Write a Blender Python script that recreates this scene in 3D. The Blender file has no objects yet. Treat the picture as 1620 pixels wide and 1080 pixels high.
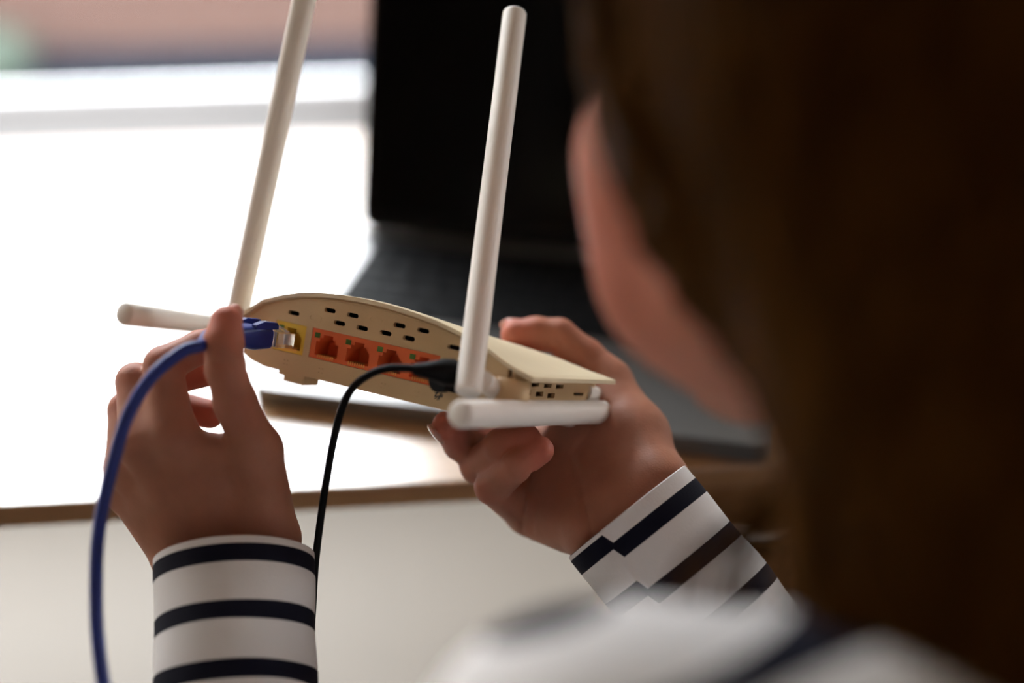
import bpy, bmesh, math, random
import numpy as np
from mathutils import Vector, Matrix
from mathutils.geometry import tessellate_polygon

random.seed(7)
RNG = np.random.RandomState(11)
SC = bpy.context.scene
COL = SC.collection

# ------------------------------------------------------------------ camera
CAM_Z = 1.20
PITCH = math.radians(30.0)
cam_d = bpy.data.cameras.new('camera')
cam_d.sensor_width = 36.0
cam_d.lens = 50.0
cam_d.clip_start = 0.02
cam_d.clip_end = 200
cam = bpy.data.objects.new('camera', cam_d)
COL.objects.link(cam)
cam.location = (0, 0, CAM_Z)
cam.rotation_euler = (math.radians(90) - PITCH, 0, 0)
SC.camera = cam
cam_d.dof.use_dof = True
cam_d.dof.focus_distance = 0.632
cam_d.dof.aperture_fstop = 2.0
cam_d.dof.aperture_blades = 0

# ------------------------------------------------------------------ sky and exposure
world = bpy.data.worlds.new('overcast_sky')
SC.world = world
world.use_nodes = True
bgn = world.node_tree.nodes['Background']
bgn.inputs[0].default_value = (0.93, 0.965, 1.0, 1)
bgn.inputs[1].default_value = 25.5
SC.view_settings.view_transform = 'Standard'
SC.view_settings.look = 'None'
SC.view_settings.exposure = 0.30
SC.view_settings.gamma = 1.0
SC.view_settings.use_curve_mapping = False

ROOM_YAW = math.radians(5.3)     # the window wall and the desk run at this angle to the view
WIN_A0, WIN_A1, WIN_Z0, WIN_Z1, WIN_N = -2.25, 0.04, 0.275, 2.50, 2.40
pl = bpy.data.lights.new('window_portal', 'AREA')
pl.shape = 'RECTANGLE'
pl.size = WIN_A1 - WIN_A0
pl.size_y = WIN_Z1 - WIN_Z0
pl.cycles.is_portal = True
plo = bpy.data.objects.new('window_portal', pl)
COL.objects.link(plo)
W2_N0, W2_N1, W2_Z0, W2_Z1, W2_A = 1.15, 1.68, 1.05, 1.68, 2.70      # smaller window in the side wall
_ac, _zc = (WIN_A0 + WIN_A1) / 2, (WIN_Z0 + WIN_Z1) / 2
plo.matrix_world = Matrix.Rotation(ROOM_YAW, 4, 'Z') @ Matrix.Translation((_ac, WIN_N + 0.23, _zc)) @ Matrix.Rotation(math.radians(-90), 4, 'X')

pl2 = bpy.data.lights.new('side_window_portal', 'AREA')
pl2.shape = 'RECTANGLE'
pl2.size = W2_N1 - W2_N0
pl2.size_y = W2_Z1 - W2_Z0
pl2.cycles.is_portal = True
plo2 = bpy.data.objects.new('side_window_portal', pl2)
COL.objects.link(plo2)
plo2.matrix_world = (Matrix.Rotation(ROOM_YAW, 4, 'Z') @ Matrix.Translation((W2_A + 0.14, (W2_N0 + W2_N1) / 2, (W2_Z0 + W2_Z1) / 2))
                     @ Matrix.Rotation(math.radians(-90), 4, 'Z') @ Matrix.Rotation(math.radians(-90), 4, 'X'))


# ------------------------------------------------------------------ helpers
def cw(x, y, z):
    """camera-frame metres (right, up, forward) -> world"""
    c, s = math.cos(PITCH), math.sin(PITCH)
    return Vector((x, y * s + z * c, CAM_Z + y * c - z * s))


def pw(px, py, d):
    """where a point seen at (px, py) stands when it is d metres deep"""
    return cw((px - 810) / 2250 * d, (540 - py) / 2250 * d, d)


def cdir(x, y, z):
    return (cw(x, y, z) - cw(0, 0, 0)).normalized()


def principled(name):
    m = bpy.data.materials.new(name)
    m.use_nodes = True
    return m, m.node_tree.nodes, m.node_tree.links, m.node_tree.nodes['Principled BSDF']


def mat(name, col, rough=0.5, metal=0.0, var=0.06, scale=30.0, bump=0.0, bscale=200.0, spec=0.5, coat=0.0, sss=0.0, stretch=None, trans=0.0, ior=1.5, sheen=0.0):
    m, n, l, b = principled(name)
    tc = n.new('ShaderNodeTexCoord')
    vec = tc.outputs['Object']
    if stretch:
        mp = n.new('ShaderNodeMapping')
        mp.inputs['Scale'].default_value = stretch
        l.new(vec, mp.inputs[0])
        vec = mp.outputs[0]
    nz = n.new('ShaderNodeTexNoise')
    nz.inputs['Scale'].default_value = scale
    nz.inputs['Detail'].default_value = 4
    l.new(vec, nz.inputs['Vector'])
    rp = n.new('ShaderNodeValToRGB')
    rp.color_ramp.elements[0].position = 0.3
    rp.color_ramp.elements[1].position = 0.7
    rp.color_ramp.elements[0].color = tuple(max(0, c * (1 - var)) for c in col) + (1,)
    rp.color_ramp.elements[1].color = tuple(min(1, c * (1 + var)) for c in col) + (1,)
    l.new(nz.outputs['Fac'], rp.inputs[0])
    l.new(rp.outputs[0], b.inputs['Base Color'])
    b.inputs['Roughness'].default_value = rough
    b.inputs['Metallic'].default_value = metal
    b.inputs['Specular IOR Level'].default_value = spec
    b.inputs['Coat Weight'].default_value = coat
    b.inputs['Transmission Weight'].default_value = trans
    b.inputs['IOR'].default_value = ior
    b.inputs['Sheen Weight'].default_value = sheen
    if sss:
        b.inputs['Subsurface Weight'].default_value = sss
        b.inputs['Subsurface Radius'].default_value = (0.9, 0.35, 0.2)
        b.inputs['Subsurface Scale'].default_value = 0.005
    if bump:
        n2 = n.new('ShaderNodeTexNoise')
        n2.inputs['Scale'].default_value = bscale
        n2.inputs['Detail'].default_value = 3
        l.new(vec, n2.inputs['Vector'])
        bp = n.new('ShaderNodeBump')
        bp.inputs['Strength'].default_value = bump
        bp.inputs['Distance'].default_value = 0.001
        l.new(n2.outputs['Fac'], bp.inputs['Height'])
        l.new(bp.outputs[0], b.inputs['Normal'])
    return m


def link(name, me, material=None, parent=None, inv=None, smooth=None):
    o = bpy.data.objects.new(name, me)
    COL.objects.link(o)
    if material is not None:
        me.materials.append(material)
    if parent is not None:
        o.parent = parent
        if inv is not None:
            o.matrix_parent_inverse = inv
    if smooth is not None and len(me.polygons):
        if smooth >= 180:
            me.polygons.foreach_set('use_smooth', [True] * len(me.polygons))
        else:
            bm = bmesh.new()
            bm.from_mesh(me)
            lim = math.radians(smooth)
            for f in bm.faces:
                f.smooth = True
            for e in bm.edges:
                if len(e.link_faces) == 2 and e.calc_face_angle(0) > lim:
                    e.smooth = False
            bm.to_mesh(me)
            bm.free()
    return o


def pymesh(name, v, f):
    me = bpy.data.meshes.new(name)
    me.from_pydata([tuple(x) for x in v], [], f)
    me.update()
    return me


def bmmesh(name, bm, fix=True):
    if fix:
        bmesh.ops.recalc_face_normals(bm, faces=bm.faces)
    me = bpy.data.meshes.new(name)
    bm.to_mesh(me)
    bm.free()
    return me


def bbox(bm, lo, hi, bev=0.0, seg=2):
    x0, y0, z0 = lo
    x1, y1, z1 = hi
    vs = [bm.verts.new(p) for p in ((x0, y0, z0), (x1, y0, z0), (x1, y1, z0), (x0, y1, z0), (x0, y0, z1), (x1, y0, z1), (x1, y1, z1), (x0, y1, z1))]
    fs = [bm.faces.new([vs[i] for i in q]) for q in ((0, 3, 2, 1), (4, 5, 6, 7), (0, 1, 5, 4), (1, 2, 6, 5), (2, 3, 7, 6), (3, 0, 4, 7))]
    if bev > 0:
        es = list({e for f in fs for e in f.edges})
        bmesh.ops.bevel(bm, geom=es, offset=bev, segments=seg, profile=0.5, affect='EDGES')
    return bm


def box(name, lo, hi, material, parent=None, bev=0.0, seg=2, inv=None):
    bm = bmesh.new()
    bbox(bm, lo, hi, bev, seg)
    return link(name, bmmesh(name, bm), material, parent, inv, None)


def rrect(x0, y0, x1, y1, r, n=5):
    pts = []
    for cx, cy, a0 in ((x1 - r, y0 + r, -90), (x1 - r, y1 - r, 0), (x0 + r, y1 - r, 90), (x0 + r, y0 + r, 180)):
        for i in range(n + 1):
            a = math.radians(a0 + 90 * i / n)
            pts.append((cx + r * math.cos(a), cy + r * math.sin(a)))
    return pts


def plate(name, loops, y0, y1, place, material, parent=None, inv=None, smooth=30):
    """flat plate with real holes: loops[0] the outline, the rest holes; extruded from y0 to y1"""
    tri = tessellate_polygon([[Vector((p[0], p[1], 0)) for p in lp] for lp in loops])
    flat = [p for lp in loops for p in lp]
    N = len(flat)
    v = [place(p[0], y0, p[1]) for p in flat] + [place(p[0], y1, p[1]) for p in flat]
    f = [tuple(t) for t in tri] + [tuple(i + N for i in reversed(t)) for t in tri]
    base = 0
    for lp in loops:
        n = len(lp)
        for i in range(n):
            a, b = base + i, base + (i + 1) % n
            f.append((a, b, b + N, a + N))
        base += n
    bm = bmesh.new()
    bv = [bm.verts.new(p) for p in v]
    for q in f:
        try:
            bm.faces.new([bv[i] for i in q])
        except ValueError:
            pass
    return link(name, bmmesh(name, bm), material, parent, inv, smooth)


def catmull(pts, n=12):
    P = [Vector(p) for p in pts]
    P = [P[0] * 2 - P[1]] + P + [P[-1] * 2 - P[-2]]
    out = []
    for i in range(1, len(P) - 2):
        a, b, c, d = P[i - 1], P[i], P[i + 1], P[i + 2]
        for k in range(n):
            t = k / n
            out.append(0.5 * ((2 * b) + (c - a) * t + (2 * a - 5 * b + 4 * c - d) * t * t + (3 * b - a - 3 * c + d) * t ** 3))
    out.append(P[-2])
    return out


def frames(path):
    T = []
    for i in range(len(path)):
        a, b = path[max(0, i - 1)], path[min(len(path) - 1, i + 1)]
        T.append((b - a).normalized())
    up = Vector((0, 0, 1)) if abs(T[0].z) < 0.9 else Vector((1, 0, 0))
    n = (up - T[0] * up.dot(T[0])).normalized()
    R = []
    for t in T:
        n = (n - t * n.dot(t)).normalized()
        R.append((t, n, t.cross(n)))
    return R


def tube_geo(path, rad, seg=14, cap=True, flat=1.0, v=None, f=None):
    v = [] if v is None else v
    f = [] if f is None else f
    path = [Vector(p) for p in path]
    R = frames(path)
    b0 = len(v)
    n = len(path)
    for i, p in enumerate(path):
        r = rad[i] if hasattr(rad, '__len__') else rad
        _, a, b = R[i]
        for k in range(seg):
            t = 2 * math.pi * k / seg
            v.append(tuple(p + a * (r * math.cos(t)) + b * (r * flat * math.sin(t))))
    for i in range(n - 1):
        for k in range(seg):
            k2 = (k + 1) % seg
            f.append((b0 + i * seg + k, b0 + i * seg + k2, b0 + (i + 1) * seg + k2, b0 + (i + 1) * seg + k))
    if cap:
        f.append(tuple(b0 + k for k in reversed(range(seg))))
        f.append(tuple(b0 + (n - 1) * seg + k for k in range(seg)))
    return v, f


def tube(name, path, rad, material, parent=None, inv=None, seg=14, flat=1.0, smooth=50):
    v, f = tube_geo(path, rad, seg, True, flat)
    return link(name, pymesh(name, v, f), material, parent, inv, smooth)


def empty(name, loc=(0, 0, 0), label=None, cat=None, group=None, matrix=None):
    o = bpy.data.objects.new(name, None)
    COL.objects.link(o)
    o.empty_display_size = 0.05
    if matrix is not None:
        o.matrix_world = matrix
    else:
        o.location = loc
    tag(o, label, cat, group)
    return o


def tag(o, label=None, cat=None, group=None, kind=None):
    if label:
        o['label'] = label
    if cat:
        o['category'] = cat
    if group:
        o['group'] = group
    if kind:
        o['kind'] = kind
    return o


# ------------------------------------------------------------------ solid shapes grown from distance fields
def v3(p):
    return np.array(tuple(p), dtype=np.float32)


def d_caps(P, a, b, ra, rb):
    a, b = v3(a), v3(b)
    ab = b - a
    L = float(ab @ ab)
    q = P - a
    if L < 1e-12:
        return np.sqrt((q * q).sum(-1)) - ra
    t = np.clip((q @ ab) / L, 0, 1)
    e = q - t[..., None] * ab
    return np.sqrt((e * e).sum(-1)) - (ra + (rb - ra) * t)


def d_ell(P, c, rad, M=None):
    q = P - v3(c)
    if M is not None:
        q = q @ np.array(M, dtype=np.float32)      # columns of M are the axes
    r = np.array(rad, dtype=np.float32)
    k0 = np.sqrt(((q / r) ** 2).sum(-1))
    k1 = np.sqrt(((q / (r * r)) ** 2).sum(-1))
    return k0 * (k0 - 1.0) / np.maximum(k1, 1e-6)


def smin(a, b, k):
    if k <= 0:
        return np.minimum(a, b)
    h = np.clip(0.5 + 0.5 * (b - a) / k, 0, 1)
    return b + (a - b) * h - k * h * (1 - h)


def smax(a, b, k):
    return -smin(-a, -b, k)


def eval_prims(prims, P):
    d = None
    for pr in prims:
        kind, k = pr[0], pr[-1]
        if kind == 'c':
            e = d_caps(P, *pr[1:5])
        elif kind == 'e':
            e = d_ell(P, pr[1], pr[2], pr[3])
        if kind == 'x':                                # carve
            d = smax(d, -d_caps(P, *pr[1:5]), k)
        else:
            d = e if d is None else smin(d, e, k)
    return d


def surface_nets(fun, lo, hi, h):
    lo = np.array(lo, dtype=np.float32)
    hi = np.array(hi, dtype=np.float32)
    n = np.ceil((hi - lo) / h).astype(int) + 1
    ax = [lo[i] + h * np.arange(n[i], dtype=np.float32) for i in range(3)]
    F = np.empty(tuple(n), dtype=np.float32)
    for i0 in range(0, n[0], 16):
        g = np.stack(np.meshgrid(ax[0][i0:i0 + 16], ax[1], ax[2], indexing='ij'), -1)
        F[i0:i0 + 16] = fun(g)
    ins = F < 0
    nx, ny, nz = n - 1
    cnt = np.zeros((nx, ny, nz), dtype=np.int8)
    for dx in (0, 1):
        for dy in (0, 1):
            for dz in (0, 1):
                cnt += ins[dx:dx + nx, dy:dy + ny, dz:dz + nz]
    act = (cnt > 0) & (cnt < 8)
    ci = np.argwhere(act)
    idx = -np.ones(act.shape, dtype=np.int64)
    idx[act] = np.arange(len(ci))
    acc = np.zeros((len(ci), 3), dtype=np.float64)
    num = np.zeros(len(ci))
    corners = [(a, b, c) for a in (0, 1) for b in (0, 1) for c in (0, 1)]
    for c0 in corners:
        for axis in range(3):
            if c0[axis] == 1:
                continue
            c1 = list(c0)
            c1[axis] = 1
            p0 = ci + np.array(c0)
            p1 = ci + np.array(c1)
            f0 = F[p0[:, 0], p0[:, 1], p0[:, 2]]
            f1 = F[p1[:, 0], p1[:, 1], p1[:, 2]]
            cr = (f0 < 0) != (f1 < 0)
            t = np.where(cr, f0 / np.where(cr, f0 - f1, 1), 0)
            pt = p0 + t[:, None] * (np.array(c1) - np.array(c0))
            acc[cr] += pt[cr]
            num[cr] += 1
    V = lo + h * acc / num[:, None]
    quads = []
    for axis in range(3):
        b, c = (axis + 1) % 3, (axis + 2) % 3
        s0 = [slice(None)] * 3
        s1 = [slice(None)] * 3
        s0[axis] = slice(0, -1)
        s1[axis] = slice(1, None)
        A, B = ins[tuple(s0)], ins[tuple(s1)]
        e = np.argwhere(A != B)
        ok = (e[:, b] > 0) & (e[:, c] > 0) & (e[:, b] < n[b] - 1) & (e[:, c] < n[c] - 1)
        e = e[ok]
        flip = A[e[:, 0], e[:, 1], e[:, 2]]
        q = []
        for ob, oc in ((-1, -1), (0, -1), (0, 0), (-1, 0)):
            cc = e.copy()
            cc[:, b] += ob
            cc[:, c] += oc
            q.append(idx[cc[:, 0], cc[:, 1], cc[:, 2]])
        q = np.stack(q, 1)
        q[~flip] = q[~flip][:, ::-1]
        quads.append(q)
    return V, np.concatenate(quads)


def nets_mesh(name, V, Q):
    me = bpy.data.meshes.new(name)
    me.vertices.add(len(V))
    me.vertices.foreach_set('co', np.asarray(V, dtype=np.float32).ravel())
    me.loops.add(len(Q) * 4)
    me.loops.foreach_set('vertex_index', np.asarray(Q, dtype=np.int32).ravel())
    me.polygons.add(len(Q))
    me.polygons.foreach_set('loop_start', np.arange(len(Q), dtype=np.int32) * 4)
    me.polygons.foreach_set('use_smooth', np.ones(len(Q), dtype=bool))
    me.update()
    me.validate()
    return me


def set_attr(me, name, vals):
    a = me.attributes.new(name, 'FLOAT', 'POINT')
    a.data.foreach_set('value', np.asarray(vals, dtype=np.float32))


# ------------------------------------------------------------------ materials
M = {}
M['wall'] = mat('wall_paint', (0.76, 0.66, 0.55), 0.85, var=0.03, scale=3, bump=0.1)
M['ceiling'] = mat('ceiling_paint', (0.84, 0.78, 0.70), 0.9, var=0.02, scale=3)
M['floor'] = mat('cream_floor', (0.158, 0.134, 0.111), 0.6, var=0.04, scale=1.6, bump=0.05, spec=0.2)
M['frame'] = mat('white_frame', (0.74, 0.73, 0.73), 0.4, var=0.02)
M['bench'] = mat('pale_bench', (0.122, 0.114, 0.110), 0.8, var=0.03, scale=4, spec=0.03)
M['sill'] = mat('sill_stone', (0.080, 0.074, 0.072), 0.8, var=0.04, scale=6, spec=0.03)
M['cream'] = mat('cream_plastic', (0.68, 0.49, 0.275), 0.42, var=0.02, scale=60, bump=0.12, bscale=1800)  # deeper yellow than the cover: the back panel's shade is in this colour
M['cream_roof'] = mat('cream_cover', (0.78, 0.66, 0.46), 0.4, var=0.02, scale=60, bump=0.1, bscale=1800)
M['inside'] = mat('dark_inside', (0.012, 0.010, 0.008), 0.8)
M['white'] = mat('white_plastic', (0.90, 0.855, 0.81), 0.46, var=0.015, scale=50, spec=0.3)
M['yellow'] = mat('yellow_jack', (0.83, 0.55, 0.05), 0.4, var=0.04)
M['red'] = mat('red_jack', (0.85, 0.17, 0.05), 0.4, var=0.04)
M['gold'] = mat('gold_contact', (0.9, 0.55, 0.18), 0.35, metal=1.0)
M['green'] = mat('green_lens', (0.10, 0.22, 0.05), 0.25)
M['black'] = mat('black_rubber', (0.004, 0.004, 0.005), 0.55, var=0.1, spec=0.12)
M['blue'] = mat('blue_jacket', (0.005, 0.024, 0.22), 0.42, var=0.05, scale=40)
M['clear'] = mat('clear_plastic', (0.92, 0.93, 0.95), 0.08, trans=0.85, ior=1.45, var=0.0)
M['ink'] = mat('black_ink', (0.02, 0.03, 0.04), 0.6)
M['alu'] = mat('grey_aluminium', (0.21, 0.206, 0.206), 0.32, metal=0.75, var=0.02, scale=200)
M['bezel'] = mat('black_bezel', (0.004, 0.004, 0.0045), 0.4, spec=0.12)
M['screen'] = mat('black_screen', (0.0015, 0.0015, 0.0018), 0.2, spec=0.08)
M['key'] = mat('black_key', (0.006, 0.006, 0.007), 0.6, spec=0.1)
M['pad'] = mat('touchpad', (0.19, 0.195, 0.2), 0.3, metal=0.6)
M['steel'] = mat('brushed_steel', (0.75, 0.68, 0.6), 0.25, metal=1.0)
M['leaf'] = mat('hedge_leaf', (0.024, 0.031, 0.024), 0.8, var=0.4, scale=12, spec=0.05)
M['asphalt'] = mat('asphalt', (0.0045, 0.0065, 0.010), 0.95, var=0.2, scale=2, spec=0.0)
M['roof_tile'] = mat('roof_tile', (0.09, 0.04, 0.03), 0.8, var=0.2, scale=6)
M['denim'] = mat('dark_trousers', (0.02, 0.022, 0.03), 0.85, var=0.2, scale=80)
M['stool'] = mat('stool_wood', (0.22, 0.12, 0.055), 0.45, var=0.2, scale=10)


def wood(name, c0, c1, rough, axis='X', coat=0.0):
    m, n, l, b = principled(name)
    tc = n.new('ShaderNodeTexCoord')
    mp = n.new('ShaderNodeMapping')
    mp.inputs['Scale'].default_value = (1.2, 22, 22) if axis == 'X' else (22, 22, 1.2)
    l.new(tc.outputs['Object'], mp.inputs[0])
    nz = n.new('ShaderNodeTexNoise')
    nz.inputs['Scale'].default_value = 2.2
    nz.inputs['Detail'].default_value = 7
    nz.inputs['Distortion'].default_value = 0.6
    l.new(mp.outputs[0], nz.inputs['Vector'])
    rp = n.new('ShaderNodeValToRGB')
    rp.color_ramp.elements[0].position = 0.33
    rp.color_ramp.elements[1].position = 0.68
    rp.color_ramp.elements[0].color = c0 + (1,)
    rp.color_ramp.elements[1].color = c1 + (1,)
    l.new(nz.outputs['Fac'], rp.inputs[0])
    l.new(rp.outputs[0], b.inputs['Base Color'])
    b.inputs['Roughness'].default_value = rough
    b.inputs['Coat Weight'].default_value = coat
    b.inputs['Coat Roughness'].default_value = 0.18
    b.inputs['Specular IOR Level'].default_value = 0.8 if coat else 0.5
    bp = n.new('ShaderNodeBump')
    bp.inputs['Strength'].default_value = 0.08
    bp.inputs['Distance'].default_value = 0.001
    l.new(nz.outputs['Fac'], bp.inputs['Height'])
    l.new(bp.outputs[0], b.inputs['Normal'])
    return m


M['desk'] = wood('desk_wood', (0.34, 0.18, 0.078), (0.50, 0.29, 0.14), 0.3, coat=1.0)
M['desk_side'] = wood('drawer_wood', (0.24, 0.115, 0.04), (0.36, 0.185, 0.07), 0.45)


def brick_mat():
    m, n, l, b = principled('dark_pink_brick')
    tc = n.new('ShaderNodeTexCoord')
    br = n.new('ShaderNodeTexBrick')
    br.inputs['Color1'].default_value = (0.042, 0.0225, 0.0178, 1)
    br.inputs['Color2'].default_value = (0.037, 0.0210, 0.0170, 1)
    br.inputs['Mortar'].default_value = (0.038, 0.026, 0.022, 1)
    br.inputs['Scale'].default_value = 1.0
    br.inputs['Brick Width'].default_value = 0.23
    br.inputs['Row Height'].default_value = 0.075
    br.inputs['Mortar Size'].default_value = 0.01
    mp = n.new('ShaderNodeMapping')
    mp.inputs['Rotation'].default_value = (math.radians(90), 0, 0)
    l.new(tc.outputs['Object'], mp.inputs[0])
    l.new(mp.outputs[0], br.inputs['Vector'])
    l.new(br.outputs['Color'], b.inputs['Base Color'])
    b.inputs['Roughness'].default_value = 0.85
    b.inputs['Specular IOR Level'].default_value = 0.0
    return m


M['brick'] = brick_mat()


def glass_mat():
    m = bpy.data.materials.new('window_glass')
    m.use_nodes = True
    n, l = m.node_tree.nodes, m.node_tree.links
    n.remove(n['Principled BSDF'])
    tr = n.new('ShaderNodeBsdfTransparent')
    tr.inputs[0].default_value = (0.97, 0.98, 0.98, 1)
    gl = n.new('ShaderNodeBsdfGlossy')
    gl.inputs['Roughness'].default_value = 0.0
    lw = n.new('ShaderNodeLayerWeight')
    pw5 = n.new('ShaderNodeMath')
    pw5.operation = 'POWER'
    pw5.inputs[1].default_value = 5.0
    l.new(lw.outputs['Facing'], pw5.inputs[0])
    fr = n.new('ShaderNodeMath')
    fr.operation = 'MULTIPLY_ADD'
    fr.inputs[1].default_value = 0.6
    fr.inputs[2].default_value = 0.03
    l.new(pw5.outputs[0], fr.inputs[0])
    mx = n.new('ShaderNodeMixShader')
    l.new(fr.outputs[0], mx.inputs[0])
    l.new(tr.outputs[0], mx.inputs[1])
    l.new(gl.outputs[0], mx.inputs[2])
    l.new(mx.outputs[0], n['Material Output'].inputs[0])
    return m


M['glass'] = glass_mat()


def skin_mat():
    m, n, l, b = principled('skin')
    at = n.new('ShaderNodeAttribute')
    at.attribute_name = 'flush'
    nl = n.new('ShaderNodeAttribute')
    nl.attribute_name = 'nail'
    tc = n.new('ShaderNodeTexCoord')
    nz = n.new('ShaderNodeTexNoise')
    nz.inputs['Scale'].default_value = 55
    nz.inputs['Detail'].default_value = 4
    l.new(tc.outputs['Object'], nz.inputs['Vector'])
    rp = n.new('ShaderNodeValToRGB')
    rp.color_ramp.elements[0].position = 0.3
    rp.color_ramp.elements[1].position = 0.75
    rp.color_ramp.elements[0].color = (0.355, 0.150, 0.096, 1)
    rp.color_ramp.elements[1].color = (0.44, 0.202, 0.134, 1)
    l.new(nz.outputs['Fac'], rp.inputs[0])
    mx = n.new('ShaderNodeMix')
    mx.data_type = 'RGBA'
    mx.inputs['B'].default_value = (0.52, 0.15, 0.105, 1)
    l.new(at.outputs['Fac'], mx.inputs['Factor'])
    l.new(rp.outputs[0], mx.inputs['A'])
    mn = n.new('ShaderNodeMix')
    mn.data_type = 'RGBA'
    mn.inputs['B'].default_value = (0.55, 0.30, 0.25, 1)
    l.new(nl.outputs['Fac'], mn.inputs['Factor'])
    l.new(mx.outputs['Result'], mn.inputs['A'])
    l.new(mn.outputs['Result'], b.inputs['Base Color'])
    mr = n.new('ShaderNodeMapRange')
    mr.inputs['To Min'].default_value = 0.52
    b.inputs['Specular IOR Level'].default_value = 0.2
    mr.inputs['To Max'].default_value = 0.12
    l.new(nl.outputs['Fac'], mr.inputs['Value'])
    l.new(mr.outputs[0], b.inputs['Roughness'])
    b.inputs['Subsurface Weight'].default_value = 0.25
    b.inputs['Subsurface Radius'].default_value = (1.0, 0.35, 0.2)
    b.inputs['Subsurface Scale'].default_value = 0.004
    vo = n.new('ShaderNodeTexVoronoi')
    vo.inputs['Scale'].default_value = 900
    l.new(tc.outputs['Object'], vo.inputs['Vector'])
    n2 = n.new('ShaderNodeTexNoise')
    n2.inputs['Scale'].default_value = 260
    n2.inputs['Detail'].default_value = 4
    l.new(tc.outputs['Object'], n2.inputs['Vector'])
    ad = n.new('ShaderNodeMath')
    ad.operation = 'MULTIPLY_ADD'
    ad.inputs[1].default_value = 0.35
    l.new(vo.outputs['Distance'], ad.inputs[0])
    l.new(n2.outputs['Fac'], ad.inputs[2])
    inv = n.new('ShaderNodeMath')
    inv.operation = 'SUBTRACT'
    inv.inputs[0].default_value = 1.0
    l.new(nl.outputs['Fac'], inv.inputs[1])
    bs = n.new('ShaderNodeMath')
    bs.operation = 'MULTIPLY'
    bs.inputs[1].default_value = 0.22
    l.new(inv.outputs[0], bs.inputs[0])
    bp = n.new('ShaderNodeBump')
    bp.inputs['Distance'].default_value = 0.0008
    l.new(bs.outputs[0], bp.inputs['Strength'])
    l.new(ad.outputs[0], bp.inputs['Height'])
    l.new(bp.outputs[0], b.inputs['Normal'])
    return m


M['skin'] = skin_mat()


def stripe_mat():
    m, n, l, b = principled('striped_jersey')
    at = n.new('ShaderNodeAttribute')
    at.attribute_name = 'along'          # millimetres along the cloth from the hem

    def math_node(op, a=None, bval=None, c=None):
        x = n.new('ShaderNodeMath')
        x.operation = op
        for i, s in enumerate((a, bval, c)):
            if s is None:
                continue
            if isinstance(s, (int, float)):
                x.inputs[i].default_value = s
            else:
                l.new(s, x.inputs[i])
        return x.outputs[0]
    md = math_node('FLOORED_MODULO', at.outputs['Fac'], 24.3)
    a = math_node('SUBTRACT', md, 7.0)
    a = math_node('ABSOLUTE', a)
    s = math_node('LESS_THAN', a, 3.9)
    mx = n.new('ShaderNodeMix')
    mx.data_type = 'RGBA'
    mx.inputs['A'].default_value = (0.74, 0.72, 0.72, 1)
    mx.inputs['B'].default_value = (0.004, 0.0045, 0.014, 1)
    l.new(s, mx.inputs['Factor'])
    l.new(mx.outputs['Result'], b.inputs['Base Color'])
    b.inputs['Roughness'].default_value = 0.85
    b.inputs['Specular IOR Level'].default_value = 0.2
    tc = n.new('ShaderNodeTexCoord')
    nz = n.new('ShaderNodeTexNoise')
    nz.inputs['Scale'].default_value = 900
    l.new(tc.outputs['Object'], nz.inputs['Vector'])
    bp = n.new('ShaderNodeBump')
    bp.inputs['Strength'].default_value = 0.25
    bp.inputs['Distance'].default_value = 0.0006
    l.new(nz.outputs['Fac'], bp.inputs['Height'])
    l.new(bp.outputs[0], b.inputs['Normal'])
    return m


M['stripe'] = stripe_mat()


def hair_mat():
    m, n, l, b = principled('brown_hair')
    tc = n.new('ShaderNodeTexCoord')
    mp = n.new('ShaderNodeMapping')
    mp.inputs['Scale'].default_value = (90, 90, 6)
    l.new(tc.outputs['Object'], mp.inputs[0])
    nz = n.new('ShaderNodeTexNoise')
    nz.inputs['Scale'].default_value = 1.6
    nz.inputs['Detail'].default_value = 5
    l.new(mp.outputs[0], nz.inputs['Vector'])
    rp = n.new('ShaderNodeValToRGB')
    rp.color_ramp.elements[0].position = 0.3
    rp.color_ramp.elements[1].position = 0.75
    rp.color_ramp.elements[0].color = (0.024, 0.0090, 0.0018, 1)
    rp.color_ramp.elements[1].color = (0.092, 0.037, 0.0075, 1)
    l.new(nz.outputs['Fac'], rp.inputs[0])
    l.new(rp.outputs[0], b.inputs['Base Color'])
    b.inputs['Roughness'].default_value = 0.5
    b.inputs['Specular IOR Level'].default_value = 0.015
    bp = n.new('ShaderNodeBump')
    bp.inputs['Strength'].default_value = 0.6
    bp.inputs['Distance'].default_value = 0.002
    l.new(nz.outputs['Fac'], bp.inputs['Height'])
    l.new(bp.outputs[0], b.inputs['Normal'])
    return m


M['hair'] = hair_mat()

# ------------------------------------------------------------------ the room (built along the window wall)
RZ = Matrix.Rotation(ROOM_YAW, 4, 'Z')


def struct(name, lo, hi, material, label=None, bev=0.0):
    o = box(name, lo, hi, material, None, bev)
    o.matrix_world = RZ
    tag(o, label, None, None, 'structure')
    return o


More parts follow.
